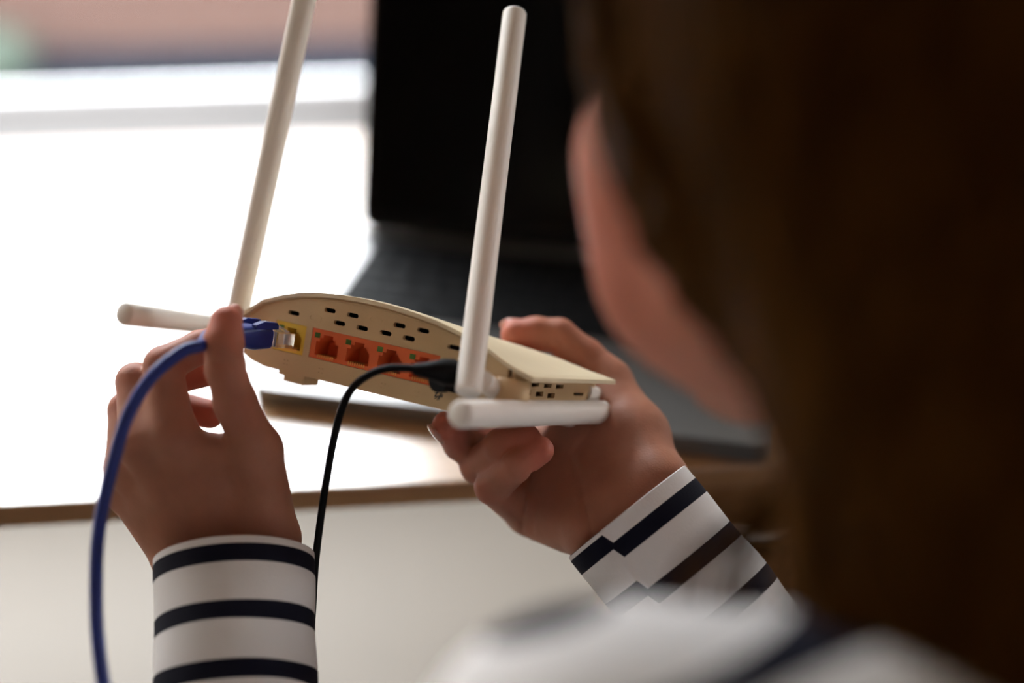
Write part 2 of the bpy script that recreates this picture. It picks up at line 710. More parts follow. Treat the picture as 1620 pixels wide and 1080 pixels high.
A0, A1, N0, N1, ZC = -2.45, 2.7, -2.3, WIN_N, 2.7
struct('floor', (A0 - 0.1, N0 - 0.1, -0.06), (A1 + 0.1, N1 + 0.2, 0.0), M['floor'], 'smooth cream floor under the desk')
struct('ceiling', (A0 - 0.1, N0 - 0.1, ZC), (A1 + 0.1, N1 + 0.2, ZC + 0.06), M['ceiling'], 'plain pale ceiling of the room')
struct('wall_left', (A0 - 0.12, N0, 0), (A0, N1 + 0.2, ZC), M['wall'], 'plain side wall left of the window')
o = plate('wall_right', [[(N0, 0), (N1 + 0.2, 0), (N1 + 0.2, ZC), (N0, ZC)], [(W2_N0, W2_Z0), (W2_N1, W2_Z0), (W2_N1, W2_Z1), (W2_N0, W2_Z1)]],
          A1, A1 + 0.12, lambda x, y, z: (y, x, z), M['wall'])
o.matrix_world = RZ
tag(o, 'side wall on the drawer side with a small window', None, None, 'structure')
struct('wall_back', (A0, N0 - 0.12, 0), (A1, N0, ZC), M['wall'], 'plain wall behind the seated person')
o = plate('wall_window', [[(A0, 0), (A1, 0), (A1, ZC), (A0, ZC)], [(WIN_A0, WIN_Z0), (WIN_A1, WIN_Z0), (WIN_A1, WIN_Z1), (WIN_A0, WIN_Z1)]],
          N1, N1 + 0.2, lambda x, y, z: (x, y, z), M['wall'])
o.matrix_world = RZ
tag(o, 'pale wall around the wide window', None, None, 'structure')
win = empty('window_1', matrix=RZ)
tag(win, 'wide low window with a white frame behind the desk', None, None, 'structure')
FT = 0.045
plate('window_frame', [[(WIN_A0, WIN_Z0), (WIN_A1, WIN_Z0), (WIN_A1, WIN_Z1), (WIN_A0, WIN_Z1)],
                       [(WIN_A0 + FT, WIN_Z0 + 0.003), (WIN_A1 - FT, WIN_Z0 + 0.003), (WIN_A1 - FT, WIN_Z1 - FT), (WIN_A0 + FT, WIN_Z1 - FT)]],
      N1 + 0.17, N1 + 0.215, lambda x, y, z: (x, y, z), M['frame'], win)
box('window_pane', (WIN_A0 + FT, N1 + 0.190, WIN_Z0 + 0.003), (WIN_A1 - FT, N1 + 0.195, WIN_Z1 - FT), M['glass'], win)
win2 = empty('window_2', matrix=RZ)
tag(win2, 'small window with a white frame in the side wall', None, None, 'structure')
plate('window_frame', [[(W2_N0, W2_Z0), (W2_N1, W2_Z0), (W2_N1, W2_Z1), (W2_N0, W2_Z1)],
                       [(W2_N0 + FT, W2_Z0 + FT), (W2_N1 - FT, W2_Z0 + FT), (W2_N1 - FT, W2_Z1 - FT), (W2_N0 + FT, W2_Z1 - FT)]],
      A1 + 0.06, A1 + 0.11, lambda x, y, z: (y, x, z), M['frame'], win2)
box('window_pane', (A1 + 0.082, W2_N0 + FT, W2_Z0 + FT), (A1 + 0.087, W2_N1 - FT, W2_Z1 - FT), M['glass'], win2)
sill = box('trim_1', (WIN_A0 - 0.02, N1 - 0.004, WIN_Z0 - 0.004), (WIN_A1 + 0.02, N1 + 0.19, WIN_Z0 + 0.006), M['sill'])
sill.matrix_world = RZ
tag(sill, 'pale stone window sill along the bottom of the window', None, None, 'structure')
bench = empty('window_bench', matrix=RZ @ Matrix.Translation((-1.0, 2.15, 0)))
tag(bench, 'low pale bench running along under the window', 'bench')
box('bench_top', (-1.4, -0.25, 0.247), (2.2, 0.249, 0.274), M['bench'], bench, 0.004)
box('bench_front', (-1.38, -0.23, 0.0), (2.18, -0.21, 0.247), M['bench'], bench)
for x in (-1.38, 0.4, 2.16):
    box('bench_support', (x, -0.21, 0.0), (x + 0.02, 0.24, 0.247), M['bench'], bench)

# ------------------------------------------------------------------ outside
GZ = -3.2
struct('ground_outside', (-60, -60, GZ - 0.1), (60, 80, GZ), M['asphalt'], 'dark asphalt street below the window')
house = empty('brick_house', matrix=RZ @ Matrix.Translation((0, 13.55, GZ)))
tag(house, 'pink brick house across the street beyond the window', 'house')
wl = []
for zz in (2.2, 4.9, 7.5):
    for x in (-13.5, -9.5, -5.5, -1.5, 2.5, 6.5):
        wl.append([(x, zz), (x + 1.3, zz), (x + 1.3, zz + 1.6), (x, zz + 1.6)])
plate('brick_wall', [[(-16, 0), (9, 0), (9, 9.6), (-16, 9.6)]] + wl, 0, 0.3, lambda x, y, z: (x, y, z), M['brick'], house)
for q in wl:
    x, z0 = q[0]
    fr = plate('window', [q, [(x + 0.08, z0 + 0.08), (x + 0.62, z0 + 0.08), (x + 0.62, z0 + 1.52), (x + 0.08, z0 + 1.52)],
                          [(x + 0.68, z0 + 0.08), (x + 1.22, z0 + 0.08), (x + 1.22, z0 + 1.52), (x + 0.68, z0 + 1.52)]], 0.1, 0.18, lambda x, y, z: (x, y, z), M['frame'], house)
    box('pane', (x + 0.05, 0.14, z0 + 0.05), (x + 1.25, 0.16, z0 + 1.55), M['screen'], fr)
bm = bmesh.new()
vs = [bm.verts.new(p) for p in ((-16.3, -0.4, 9.5), (9.3, -0.4, 9.5), (9.3, 7, 9.5), (-16.3, 7, 9.5), (-16.3, 3.3, 10.7), (9.3, 3.3, 10.7))]
for q in ((0, 1, 5, 4), (2, 3, 4, 5), (0, 4, 3), (1, 2, 5), (3, 2, 1, 0)):
    bm.faces.new([vs[i] for i in q])
link('roof', bmmesh('roof', bm), M['roof_tile'], house)
box('side_wall', (-16, 0.3, 0), (-15.7, 7, 9.5), M['brick'], house)
box('side_wall', (8.7, 0.3, 0), (9, 7, 9.5), M['brick'], house)


def hedge(name, label, cx, cy, rx, rz):
    lo = (cx - rx - 0.3, cy - 0.8, GZ - 0.1)
    hi = (cx + rx + 0.3, cy + 0.8, GZ + rz + 0.3)
    pr = []
    for i in range(26):
        pr.append(('e', (cx + random.uniform(-rx, rx) * 0.85, cy + random.uniform(-0.3, 0.3), GZ + random.uniform(0.1, rz * 0.85)), (0.22, 0.22, 0.2), None, 0.06))
    V, Q = surface_nets(lambda P: eval_prims(pr, P), lo, hi, 0.06)
    V = V + RNG.uniform(-0.02, 0.02, V.shape)
    ob = link(name, nets_mesh(name, V - np.array((cx, cy, GZ)), Q), M['leaf'])
    ob.matrix_world = RZ @ Matrix.Translation((cx, cy, GZ))
    return tag(ob, label, 'hedge')


hedge('hedge', 'small grey green hedge at the foot of the brick house', -3.85, 12.7, 0.75, 0.36)

# ------------------------------------------------------------------ desk
DZ = 0.74
desk = empty('desk', matrix=RZ @ Matrix.Translation((0.2, 0.91, 0)))
tag(desk, 'thin brown wooden desk top in front of the window', 'desk')
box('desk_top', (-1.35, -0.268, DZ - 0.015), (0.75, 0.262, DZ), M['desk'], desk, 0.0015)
for x in (-1.30, 0.67):
    for y in (-0.24, 0.20):
        if x > 0 and y < 0:
            continue
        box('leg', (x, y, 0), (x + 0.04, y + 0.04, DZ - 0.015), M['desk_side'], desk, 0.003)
ped = empty('drawer_unit', matrix=RZ @ Matrix.Translation((0.38, 0.91, 0)))
tag(ped, 'brown wooden drawer unit under the desk beside the striped cuff', 'drawers')
PX0, PX1 = -0.225, 0.235
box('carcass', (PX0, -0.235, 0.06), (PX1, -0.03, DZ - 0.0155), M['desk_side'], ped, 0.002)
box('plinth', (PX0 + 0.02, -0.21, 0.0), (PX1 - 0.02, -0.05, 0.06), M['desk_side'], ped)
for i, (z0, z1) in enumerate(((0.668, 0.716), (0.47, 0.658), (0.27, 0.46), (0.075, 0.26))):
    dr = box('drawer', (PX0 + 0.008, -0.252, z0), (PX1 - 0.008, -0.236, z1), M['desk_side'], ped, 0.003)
    for cx in (-0.178, 0.178):
        zz = (z0 + z1) / 2 + 0.006
        pth = catmull([(cx - 0.027, -0.252, zz), (cx - 0.026, -0.268, zz), (cx - 0.012, -0.275, zz), (cx + 0.012, -0.275, zz), (cx + 0.026, -0.268, zz), (cx + 0.027, -0.252, zz)], 6)
        rr = [0.0048 + 0.003 * (1 if min(i, len(pth) - 1 - i) < 4 else 0) for i in range(len(pth))]
        tube('drawer_handle', pth, rr, M['steel'], dr, seg=10)

# ------------------------------------------------------------------ laptop
LW, LD, LT = 0.311, 0.222, 0.013
lap_yaw = math.atan2(0.646 - 0.72, 0.157 + 0.145) + math.radians(1.6)
lap = empty('laptop', matrix=Matrix.Translation((-0.158, 0.722, DZ)) @ Matrix.Rotation(lap_yaw, 4, 'Z'))
tag(lap, 'open grey laptop with a black screen and black keys on the desk', 'laptop')
deck_loops = [rrect(0, 0, LW, LD, 0.012)]
KX0, KX1, KY0, KY1 = 0.018, LW - 0.018, 0.098, 0.207
base = plate('base', [rrect(0, 0, LW, LD, 0.012), rrect(KX0, KY0, KX1, KY1, 0.003, 2), rrect(0.098, 0.010, 0.213, 0.086, 0.004, 3)],
             LT - 0.0018, LT, lambda x, y, z: (x, z, y), M['alu'], lap)
plate('base_bottom', [rrect(0.0, 0.0, LW, LD, 0.012)], 0.0015, LT - 0.0018, lambda x, y, z: (x, z, y), M['alu'], base)
plate('key_well', [rrect(KX0, KY0, KX1, KY1, 0.003, 2)], LT - 0.00175, LT - 0.0012, lambda x, y, z: (x, z, y), M['bezel'], base)
plate('touchpad', [rrect(0.0985, 0.0105, 0.2125, 0.0855, 0.004, 3)], LT - 0.00175, LT - 0.0002, lambda x, y, z: (x, z, y), M['pad'], base)
for x in (0.03, LW - 0.05):
    for y in (0.02, LD - 0.04):
        box('rubber_foot', (x, y, 0.0), (x + 0.02, y + 0.012, 0.0016), M['black'], base)
rows = [14, 14, 14, 13, 12, 9]
kyy = KY1 - 0.002
for r, nk in enumerate(rows):
    hgt = 0.010 if r == 0 else 0.0185
    kw = (KX1 - KX0 - 0.003) / nk
    meshes = {}
    for k in range(nk):
        wdt = kw
        x0 = KX0 + 0.0015 + k * kw
        if r == 5:
            ws = [1, 1, 1, 1.2, 5.0, 1.2, 1, 1, 1]
            unit = (KX1 - KX0 - 0.003) / sum(ws)
            x0 = KX0 + 0.0015 + unit * sum(ws[:k])
            wdt = unit * ws[k]
        key = round(wdt, 5)
        if key not in meshes:
            bm = bmesh.new()
            bbox(bm, (0.0008, 0.0008, 0), (wdt - 0.0008, hgt - 0.0016, 0.0018), 0.0006, 1)
            meshes[key] = bmmesh('key', bm)
            meshes[key].materials.append(M['key'])
        ko = bpy.data.objects.new('key', meshes[key])
        COL.objects.link(ko)
        ko.parent = base
        ko.location = (x0, kyy - hgt, LT - 0.0012)
    kyy -= hgt
LID = math.radians(108)
lid = empty('lid')
lid.parent = lap
lid.matrix_local = Matrix.Translation((0, LD + 0.002, LT - 0.001)) @ Matrix.Rotation(math.pi - LID, 4, 'X')
plate('lid_shell', [rrect(0, 0.0, LW, 0.218, 0.011)], -0.0048, -0.0002, lambda x, y, z: (x, z, y), M['alu'], lid)
LH = 0.218
plate('bezel', [rrect(0.001, 0.001, LW - 0.001, LH - 0.001, 0.010), rrect(0.007, 0.013, LW - 0.007, LH - 0.008, 0.003, 2)], -0.0002, 0.0010, lambda x, y, z: (x, z, y), M['bezel'], lid)
plate('display', [rrect(0.006, 0.012, LW - 0.006, LH - 0.007, 0.002, 2)], -0.0001, 0.0006, lambda x, y, z: (x, z, y), M['screen'], lid)
v, f = tube_geo([(0.04, LD + 0.002, LT - 0.001), (LW - 0.04, LD + 0.002, LT - 0.001)], 0.0045, 12)
link('hinge', pymesh('hinge', v, f), M['bezel'], lap, None, 50)

# ------------------------------------------------------------------ router (local axes: x along the back panel, y into the depth, z up; metres)
RO = cw(-0.0706, -0.0056, 0.635)
RU = cdir(0.86259644, -0.1835525, -0.47141899)
RV = cdir(0.17070341, 0.98281014, -0.0703177)
RWd = cdir(0.47622235, -0.01981703, 0.87910156)
RM = Matrix(((RU.x, RWd.x, RV.x, 0), (RU.y, RWd.y, RV.y, 0), (RU.z, RWd.z, RV.z, 0), (0, 0, 0, 1)))
RBASE = 0.0196
router = empty('router', matrix=Matrix.Translation(RO - RV * RBASE) @ RM)
tag(router, 'cream plastic router with white antennas held in both hands', 'router')
RMAT = Matrix.Translation(RO) @ RM
RINV = RMAT.inverted()
UP = Matrix.Translation((0, 0, RBASE))       # part coordinates measured from the middle of the sockets


def rloc(px, py, d):
    return RINV @ pw(px, py, d)


def mm(*a):
    return tuple(x * 0.001 for x in a)


_rs = np.array([-72, -67, -62.6, -53.8, -43, -32.9, -22, -12, 0, 8.7, 19, 29.2, 41, 52.5, 60, 66.1, 71, 76.5, 84, 92.0])
_rh = np.array([4.8, 6.6, 9.0, 15.9, 19.8, 22.6, 24.3, 25.3, 25.8, 25.8, 25.3, 24.4, 23.0, 20.6, 18.8, 16.8, 14.9, 12.5, 10.0, 8.0])


def roof_z(s, t):
    zb = float(np.interp(s, _rs, _rh))
    return 5.6 + (zb - 5.6) * (1 - 0.62 * max(0.0, t) / 83.0)


def roof_sheet(name, thick, s0, s1, t0, t1, material):
    ns, nt = 72, 14
    V, Fc = [], []
    for lay in (0, 1):
        for i in range(ns + 1):
            s = s0 + (s1 - s0) * i / ns
            for j in range(nt + 1):
                q = j / nt
                # front corners slightly rounded off
                edge = max(0.0, abs((s - 10) / 82.0) - 0.9) / 0.1
                t = t0 + (t1 - 3.0 * edge * edge - t0) * q
                z = roof_z(s, t) - (0 if lay == 0 else thick)
                if lay == 0 and (j == 0 or j == nt or i == 0 or i == ns):
                    z -= 0.5
                V.append(mm(s, t, z))
    n1 = (ns + 1) * (nt + 1)
    W = nt + 1
    for i in range(ns):
        for j in range(nt):
            a = i * W + j
            Fc.append((a, a + W, a + W + 1, a + 1))
            Fc.append((n1 + a, n1 + a + 1, n1 + a + W + 1, n1 + a + W))
    for i in range(ns):
        for j in (0, nt):
            a, b = i * W + j, (i + 1) * W + j
            Fc.append((a, b, n1 + b, n1 + a) if j else (b, a, n1 + a, n1 + b))
    for j in range(nt):
        for i in (0, ns):
            a, b = i * W + j, i * W + j + 1
            Fc.append((a, b, n1 + b, n1 + a) if i == 0 else (b, a, n1 + a, n1 + b))
    bm = bmesh.new()
    bv = [bm.verts.new(p) for p in V]
    for q in Fc:
        bm.faces.new([bv[k] for k in q])
    return link(name, bmmesh(name, bm), material, router, UP, 35)


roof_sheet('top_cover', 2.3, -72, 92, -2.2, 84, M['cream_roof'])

BOT = -15.0


def pill(cx, cz, w=6.3, h=2.1, n=6, tilt=0.0):
    r = h / 2
    pts = []
    for sgn in (1, -1):
        for i in range(n + 1):
            a = math.radians(-90 + 180 * i / n) + (0 if sgn == 1 else math.pi)
            pts.append((cx + sgn * (w / 2 - r) + r * math.cos(a), cz + r * math.sin(a)))
    return [mm(*p) for p in pts]


# back panel: outline under the arched cover, slots and socket windows cut through
outline = [(-62, -11.0), (-56, -13.6), (-48, BOT), (58, BOT), (70, -13.6), (78, -9.0), (80, -4)]
outline += [(s, roof_z(s, 0) - 2.2) for s in (78, 74, 70, 66, 60, 52, 44, 36, 28, 20, 12, 4, -4, -12, -20, -28, -36, -44, -50, -56, -61)]
outline = [mm(*p) for p in outline]
open_slots = [(-36.3, 12.1), (-16.7, 16.8), (-4.0, 16.8), (21.3, 16.8), (33.8, 16.8), (-10.4, 12.1), (2.1, 12.1), (14.8, 12.2), (27.2, 12.2), (50.4, 12.5)]
blind_slots = [(-23.8, 12.1), (8.7, 17.0), (39.8, 12.4)]
YB = (-45.4, -6.2, -27.9, 7.5)
RB = (-24.5, -6.0, 44.6, 7.7)
holes = [pill(*s) for s in open_slots]
holes += [[mm(x, z) for x, z in ((b[0], b[1]), (b[2], b[1]), (b[2], b[3]), (b[0], b[3]))] for b in (YB, RB)]
holes.append([mm(x, z) for x, z in ((47.5, -6.5), (58.5, -6.5), (58.5, 4.5), (47.5, 4.5))])
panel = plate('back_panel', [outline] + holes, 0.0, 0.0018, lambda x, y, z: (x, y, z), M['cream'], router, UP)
for s in blind_slots:      # slots closed by a thin skin: raised rims only
    lp = pill(s[0], s[1], 6.6, 2.5)
    li = pill(s[0], s[1], 6.0, 1.9)
    plate('slot_rim', [lp, li], -0.00012, 0.0002, lambda x, y, z: (x, y, z), M['cream'], panel)


# seam line between cover and panel: a thin lip set just below the cover
lip = []
for s in np.linspace(-60, 76, 60):
    lip.append(mm(s, -0.2, roof_z(s, 0) - 3.4))
tube('cover_lip', lip, 0.00045, M['cream'], panel, None, 8)

# shell: floor, side walls with vent holes, front wall
bm = bmesh.new()
bot_pts = [(-48, 0.2), (58, 0.2), (70, 6), (78, 20), (80, 60), (76, 76), (60, 80), (-50, 80), (-62, 74), (-66, 55), (-64, 18), (-56, 5)]
plate('bottom_shell', [[mm(*p) for p in bot_pts]], BOT * 0.001, (BOT + 1.5) * 0.001, lambda x, y, z: (x, z, y), M['cream'], router, UP)
side = []
T0, T1 = 1.6, 82.0
side_out = [(T0, -8.0), (8, -11.5), (20, -13.5), (T1 - 6, -13.5), (T1, -9)]
side_out += [(t, roof_z(82, t) - 2.4) for t in (T1, 70, 55, 40, 25, 12, T0)]
side_holes = []
for t, z in ((9, 2.9), (21.0, 2.3), (33.0, 1.7), (45, 1.2)):
    side_holes.append([mm(*p) for p in ((t - 3.6, z - 0.9), (t + 3.6, z - 0.9), (t + 3.6, z + 0.9), (t - 3.6, z + 0.9))])
for t, z in ((14.5, -1.1), (26.5, -1.9), (38.0, -2.8)):
    side_holes.append([mm(*p) for p in ((t - 3.6, z - 1.1), (t + 3.6, z - 1.1), (t + 3.6, z + 1.1), (t - 3.6, z + 1.1))])
side_holes.append([mm(*p) for p in ((60.5, -3.0), (71, -3.2), (71, -1.9), (60.5, -1.7))])
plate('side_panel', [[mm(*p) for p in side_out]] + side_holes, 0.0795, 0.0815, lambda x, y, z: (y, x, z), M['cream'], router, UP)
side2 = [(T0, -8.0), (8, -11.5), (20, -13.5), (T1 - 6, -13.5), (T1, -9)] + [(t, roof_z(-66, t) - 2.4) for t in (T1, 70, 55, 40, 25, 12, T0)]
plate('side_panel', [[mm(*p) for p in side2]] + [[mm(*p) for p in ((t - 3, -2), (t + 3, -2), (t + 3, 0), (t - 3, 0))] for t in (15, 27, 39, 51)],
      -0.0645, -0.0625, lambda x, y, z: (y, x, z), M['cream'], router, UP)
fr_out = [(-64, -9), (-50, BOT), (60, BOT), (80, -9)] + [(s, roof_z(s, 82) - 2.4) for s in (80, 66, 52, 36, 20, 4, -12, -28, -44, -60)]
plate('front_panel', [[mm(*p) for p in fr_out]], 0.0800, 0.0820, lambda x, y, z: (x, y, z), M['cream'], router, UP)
# dark circuit board, plus an added unseen baffle that blocks light behind the slots
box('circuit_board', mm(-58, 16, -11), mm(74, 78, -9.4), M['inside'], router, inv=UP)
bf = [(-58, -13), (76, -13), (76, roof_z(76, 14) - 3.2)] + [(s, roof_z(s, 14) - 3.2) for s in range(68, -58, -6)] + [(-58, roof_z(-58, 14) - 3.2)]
plate('light_baffle', [[mm(*p) for p in bf]], 0.0125, 0.0135, lambda x, y, z: (x, y, z), M['inside'], router, UP)


def jack(x0, z0, x1, z1, n, material, plug_in=None):
    hold = None
    wcell = (x1 - x0) / n
    loops = [[mm(x, z) for x, z in ((x0 + .15, z0 + .15), (x1 - .15, z0 + .15), (x1 - .15, z1 - .15), (x0 + .15, z1 - .15))]]
    ops = []
    zc = (z0 + z1) / 2 - 0.4
    for i in range(n):
        cx = x0 + wcell * (i + 0.5) + 0.6
        a = [(-6.3, -4.6), (6.3, -4.6), (6.3, 1.6), (4.4, 1.6), (4.4, 3.4), (2.6, 3.4), (2.6, 5.0), (-2.6, 5.0), (-2.6, 3.4), (-4.4, 3.4), (-4.4, 1.6), (-6.3, 1.6)]
        ops.append([(cx + p[0], zc + p[1]) for p in a])
    loops += [[mm(*p) for p in q] for q in ops]
    hold = plate('jack_block', loops, 0.0002, 0.0115, lambda x, y, z: (x, y, z), material, router, UP)
    box('jack_back', mm(x0 + .2, 10.5, z0 + .2), mm(x1 - .2, 11.6, z1 - .2), material, hold)
    for i in range(n):
        cx = x0 + wcell * (i + 0.5) + 0.6
        box('status_light', mm(cx - 7.4, 0.0, zc + 3.1), mm(cx - 4.6, 1.2, zc + 5.4), M['green'], hold)
        bm = bmesh.new()
        for k in range(8):
            xx = cx - 4.2 + k * 1.2
            bbox(bm, mm(xx - .3, 0.05, zc - 5.6), mm(xx + .3, 6.0, zc - 4.1))
        link('contact_pins', bmmesh('contact_pins', bm), M['gold'], hold)
    return hold


jack(*YB, 1, M['yellow'])
jack(*RB, 4, M['red'])
# power socket
plate('power_socket', [[mm(*p) for p in ((47.6, -6.4), (58.4, -6.4), (58.4, 4.4), (47.6, 4.4))],
                       [(0.053 + 0.0032 * math.cos(a), -0.001 + 0.0032 * math.sin(a)) for a in np.linspace(0, 2 * math.pi, 20, endpoint=False)]],
      -0.0015, 0.011, lambda x, y, z: (x, y, z), M['black'], router, UP)
# printed mark and moulded dots below the sockets
bm = bmesh.new()


def stroke(bm, pts, w, y=-0.00006):
    for (x0, z0), (x1, z1) in zip(pts[:-1], pts[1:]):
        d = Vector((x1 - x0, 0, z1 - z0))
        p = Vector((-d.z, 0, d.x)).normalized() * w / 2
        e = d.normalized() * w * 0.35
        a, b = Vector((x0, y, z0)) - e, Vector((x1, y, z1)) + e
        vs = [bm.verts.new((q * 0.001 + Vector((0, y * 0.999, 0)))) for q in (a - p, b - p, b + p, a + p)]
        vs2 = [bm.verts.new((q * 0.001 + Vector((0, 0.0001, 0)))) for q in (a - p, b - p, b + p, a + p)]
        bm.faces.new(vs)
        for k in range(4):
            bm.faces.new((vs[k], vs[(k + 1) % 4], vs2[(k + 1) % 4], vs2[k]))


mx, mz = 47.0, -9.6
for q in ([(-1.9, 1.0), (-0.6, 1.5), (-1.8, 0.1), (-0.5, -0.3), (-1.7, -1.3)], [(-0.4, -1.6), (1.3, 1.7)], [(0.4, 1.2), (1.9, 1.1), (1.8, 0.0), (0.6, -0.1), (0.5, -1.4)], [(-2.0, -0.4), (1.6, 0.6)]):
    stroke(bm, [(mx + a, mz + b) for a, b in q], 0.42)
link('printed_mark', bmmesh('printed_mark', bm), M['ink'], panel)
bm = bmesh.new()
for cx in (-36.5, -16.5, 1.0, 18.0, 35.5):
    for a, b in ((-.9, -.9), (.9, -.9), (-.9, .9), (.9, .9)):
        bmesh.ops.create_icosphere(bm, subdivisions=1, radius=0.00034, matrix=Matrix.Translation(mm(cx + a, -0.03, -10.8 + b)))
link('moulded_dots', bmmesh('moulded_dots', bm), M['cream'], panel)
# feet
for x, y in ((-32, 7), (62, 14), (-46, 66), (62, 66)):
    bm = bmesh.new()
    bbox(bm, mm(x - 5.5, y - 6, BOT - 4.6), mm(x + 6.5, y + 6, BOT), 0.0006, 1)
    bbox(bm, mm(x - 8.0, y - 6.4, BOT - 1.8), mm(x + 7, y + 6.4, BOT + 0.1))
    link('foot', bmmesh('foot', bm), M['cream'], router, UP)
box('latch', mm(71, 70, BOT - 4), mm(78, 80, BOT + 1), M['white'], router, 0.0012, inv=UP)


def antenna(pts, rad=5.6, hinge=None, barrel=None):
    """pts: hinge end first; local router millimetres"""
    a, b = Vector(mm(*pts[0])), Vector(mm(*pts[1]))
    d = (b - a).normalized()
    L = (b - a).length
    path, rr = [], []
    R = rad * 0.001
    for q, k in ((0, .86), (.0004, .95), (.0010, .99), (.003, 1.0)):
        path.append(a + d * q)
        rr.append(R * k)
    for i in range(1, 9):
        path.append(a + d * (0.003 + (L - 0.006) * i / 9))
        rr.append(R)
    for q, k in ((.003, 1.0), (.0010, .99), (.0004, .95), (0, .88)):
        path.append(b - d * q)
        rr.append(R * k)
    an = tube('antenna', path, rr, M['white'], router, UP, 28, smooth=60)
    if hinge:
        h0, h1, hr = hinge
        tube('hinge', [Vector(mm(*h0)), Vector(mm(*h0)) * .5 + Vector(mm(*h1)) * .5, Vector(mm(*h1))], hr * 0.001, M['white'], an, None, 20)
    return an


def rl(px, py, d):
    p = rloc(px, py, d) * 1000
    return (p.x, p.y, p.z)


a_rv = (rl(741, 622, 0.583), rl(814.5, 20, 0.668))
antenna(a_rv, 5.6, (Vector(a_rv[0]) + Vector((3, 5, 6)), (73, 3, -2.5), 4.3))
a_lv = (rl(371, 520, 0.690), rl(497, -75, 0.668))
antenna(a_lv, 5.6, (Vector(a_lv[0]) + Vector((2, 0, 5)), (-63, 14, 3), 4.3))
a_rh = (rl(1004, 651, 0.705), rl(727, 655, 0.553))
antenna(a_rh, 5.6, (Vector(a_rh[0]) + Vector((-5, -8, 3)), (79, 76, -2), 4.2))
a_lh = (rl(470, 531, 0.80), rl(196, 496, 0.672))
antenna(a_lh, 5.6, (Vector(a_lh[0]) + Vector((0, -6, 0)), (-63, 70, -2), 4.2))
# round mounts moulded into the case
for c, r in (((79, 4, -3.0), 8.2), ((-64, 12, -1.0), 7.5)):
    pth = [Vector(mm(c[0], c[1], c[2] - 8)), Vector(mm(c[0], c[1], c[2] - 6.5)), Vector(mm(c[0], c[1], c[2] + 6)), Vector(mm(c[0], c[1], c[2] + 8))]
    tube('antenna_mount', pth, [r * .0008, r * .001, r * .001, r * .0008], M['cream'], router, UP, 24)

# ------------------------------------------------------------------ blue network cable
tipc = Vector((-36.6, -3.5, 0.6)) * 0.001      # front of the clear plug, not yet fully home
tip_w = RMAT @ tipc
AX = -RWd                                        # from the plug back along the cable
cab = empty('network_cable', loc=tip_w)
tag(cab, 'blue network cable with a clear plug pinched in the fingers', 'cable')
CI = Matrix.Translation(-tip_w)
PM = Matrix.Translation(tip_w) @ RM              # plug axes: x width, y towards the socket, z up


def pl_box(bm, lo, hi, bev=0.0):
    bbox(bm, mm(*lo), mm(*hi), bev * .001, 2)


bm = bmesh.new()
pl_box(bm, (-5.8, -12.5, -3.9), (5.8, 0, 2.7), 0.4)
pl_box(bm, (-5.2, -21, -3.6), (5.2, -12.4, 3.2), 0.4)
me = bmmesh('clear_plug', bm)
me.transform(PM)
plug = link('clear_plug', me, M['clear'], cab, CI, 40)
bm = bmesh.new()
for k in range(8):
    pl_box(bm, (-4.2 + 1.2 * k - .25, -5.5, -4.2), (-4.2 + 1.2 * k + .25, -0.3, -2.6))
me = bmmesh('gold_contacts', bm)
me.transform(PM)
link('gold_contacts', me, M['gold'], plug, None)
# latch tab: slanted thin tongue above the plug
bm = bmesh.new()
pr = [(-0.6, 2.6), (-1.2, 3.4), (-13.5, 7.2), (-15.0, 6.9), (-14.8, 6.2), (-3.0, 2.5)]
fr_, bk_ = [], []
for y, z in pr:
    fr_.append(bm.verts.new(mm(-2.8, y, z)))
    bk_.append(bm.verts.new(mm(2.8, y, z)))
bm.faces.new(fr_)
bm.faces.new(bk_[::-1])
for k in range(len(pr)):
    bm.faces.new((fr_[k], bk_[k], bk_[(k + 1) % 6], fr_[(k + 1) % 6]))
me = bmmesh('latch_tab', bm)
me.transform(PM)
link('latch_tab', me, M['clear'], plug, None)
# boot: rounded block narrowing to the jacket, with ears over the latch
v, f = [], []
secs = [(-16.0, 5.4, 3.6), (-16.6, 6.4, 4.8), (-26, 6.7, 5.6), (-29, 6.4, 5.2), (-36, 4.6, 4.4), (-46, 3.7, 3.7), (-48, 3.0, 3.0)]
NS = 24
for y, hx, hz in secs:
    for k in range(NS):
        a = 2 * math.pi * k / NS
        ca, sa = math.cos(a), math.sin(a)
        p = 0.45 if y > -31 else 0.8
        v.append(tuple(PM @ Vector(mm(hx * math.copysign(abs(ca) ** p, ca), y, hz * math.copysign(abs(sa) ** p, sa)))))
for i in range(len(secs) - 1):
    for k in range(NS):
        k2 = (k + 1) % NS
        f.append((i * NS + k, i * NS + k2, (i + 1) * NS + k2, (i + 1) * NS + k))
f.append(tuple(range(NS)))
f.append(tuple(reversed([(len(secs) - 1) * NS + k for k in range(NS)])))
boot = link('boot', pymesh('boot', v, f), M['blue'], cab, CI, 45)
bm = bmesh.new()
for sx in (-1, 1):
    prf = [(-13.5, 4.4), (-13.5, 6.0), (-15, 7.4), (-24, 7.6), (-29, 6.0), (-29, 4.2)]
    aa = [bm.verts.new(mm(sx * 3.4, y, z)) for y, z in prf]
    bb = [bm.verts.new(mm(sx * 6.2, y, z)) for y, z in prf]
    bm.faces.new(aa)
    bm.faces.new(bb[::-1])
    for k in range(6):
        bm.faces.new((aa[k], bb[k], bb[(k + 1) % 6], aa[(k + 1) % 6]))
me = bmmesh('boot_ear', bm)
me.transform(PM)
link('boot_ear', me, M['blue'], boot, None)
start = PM @ Vector(mm(0, -42, 0))
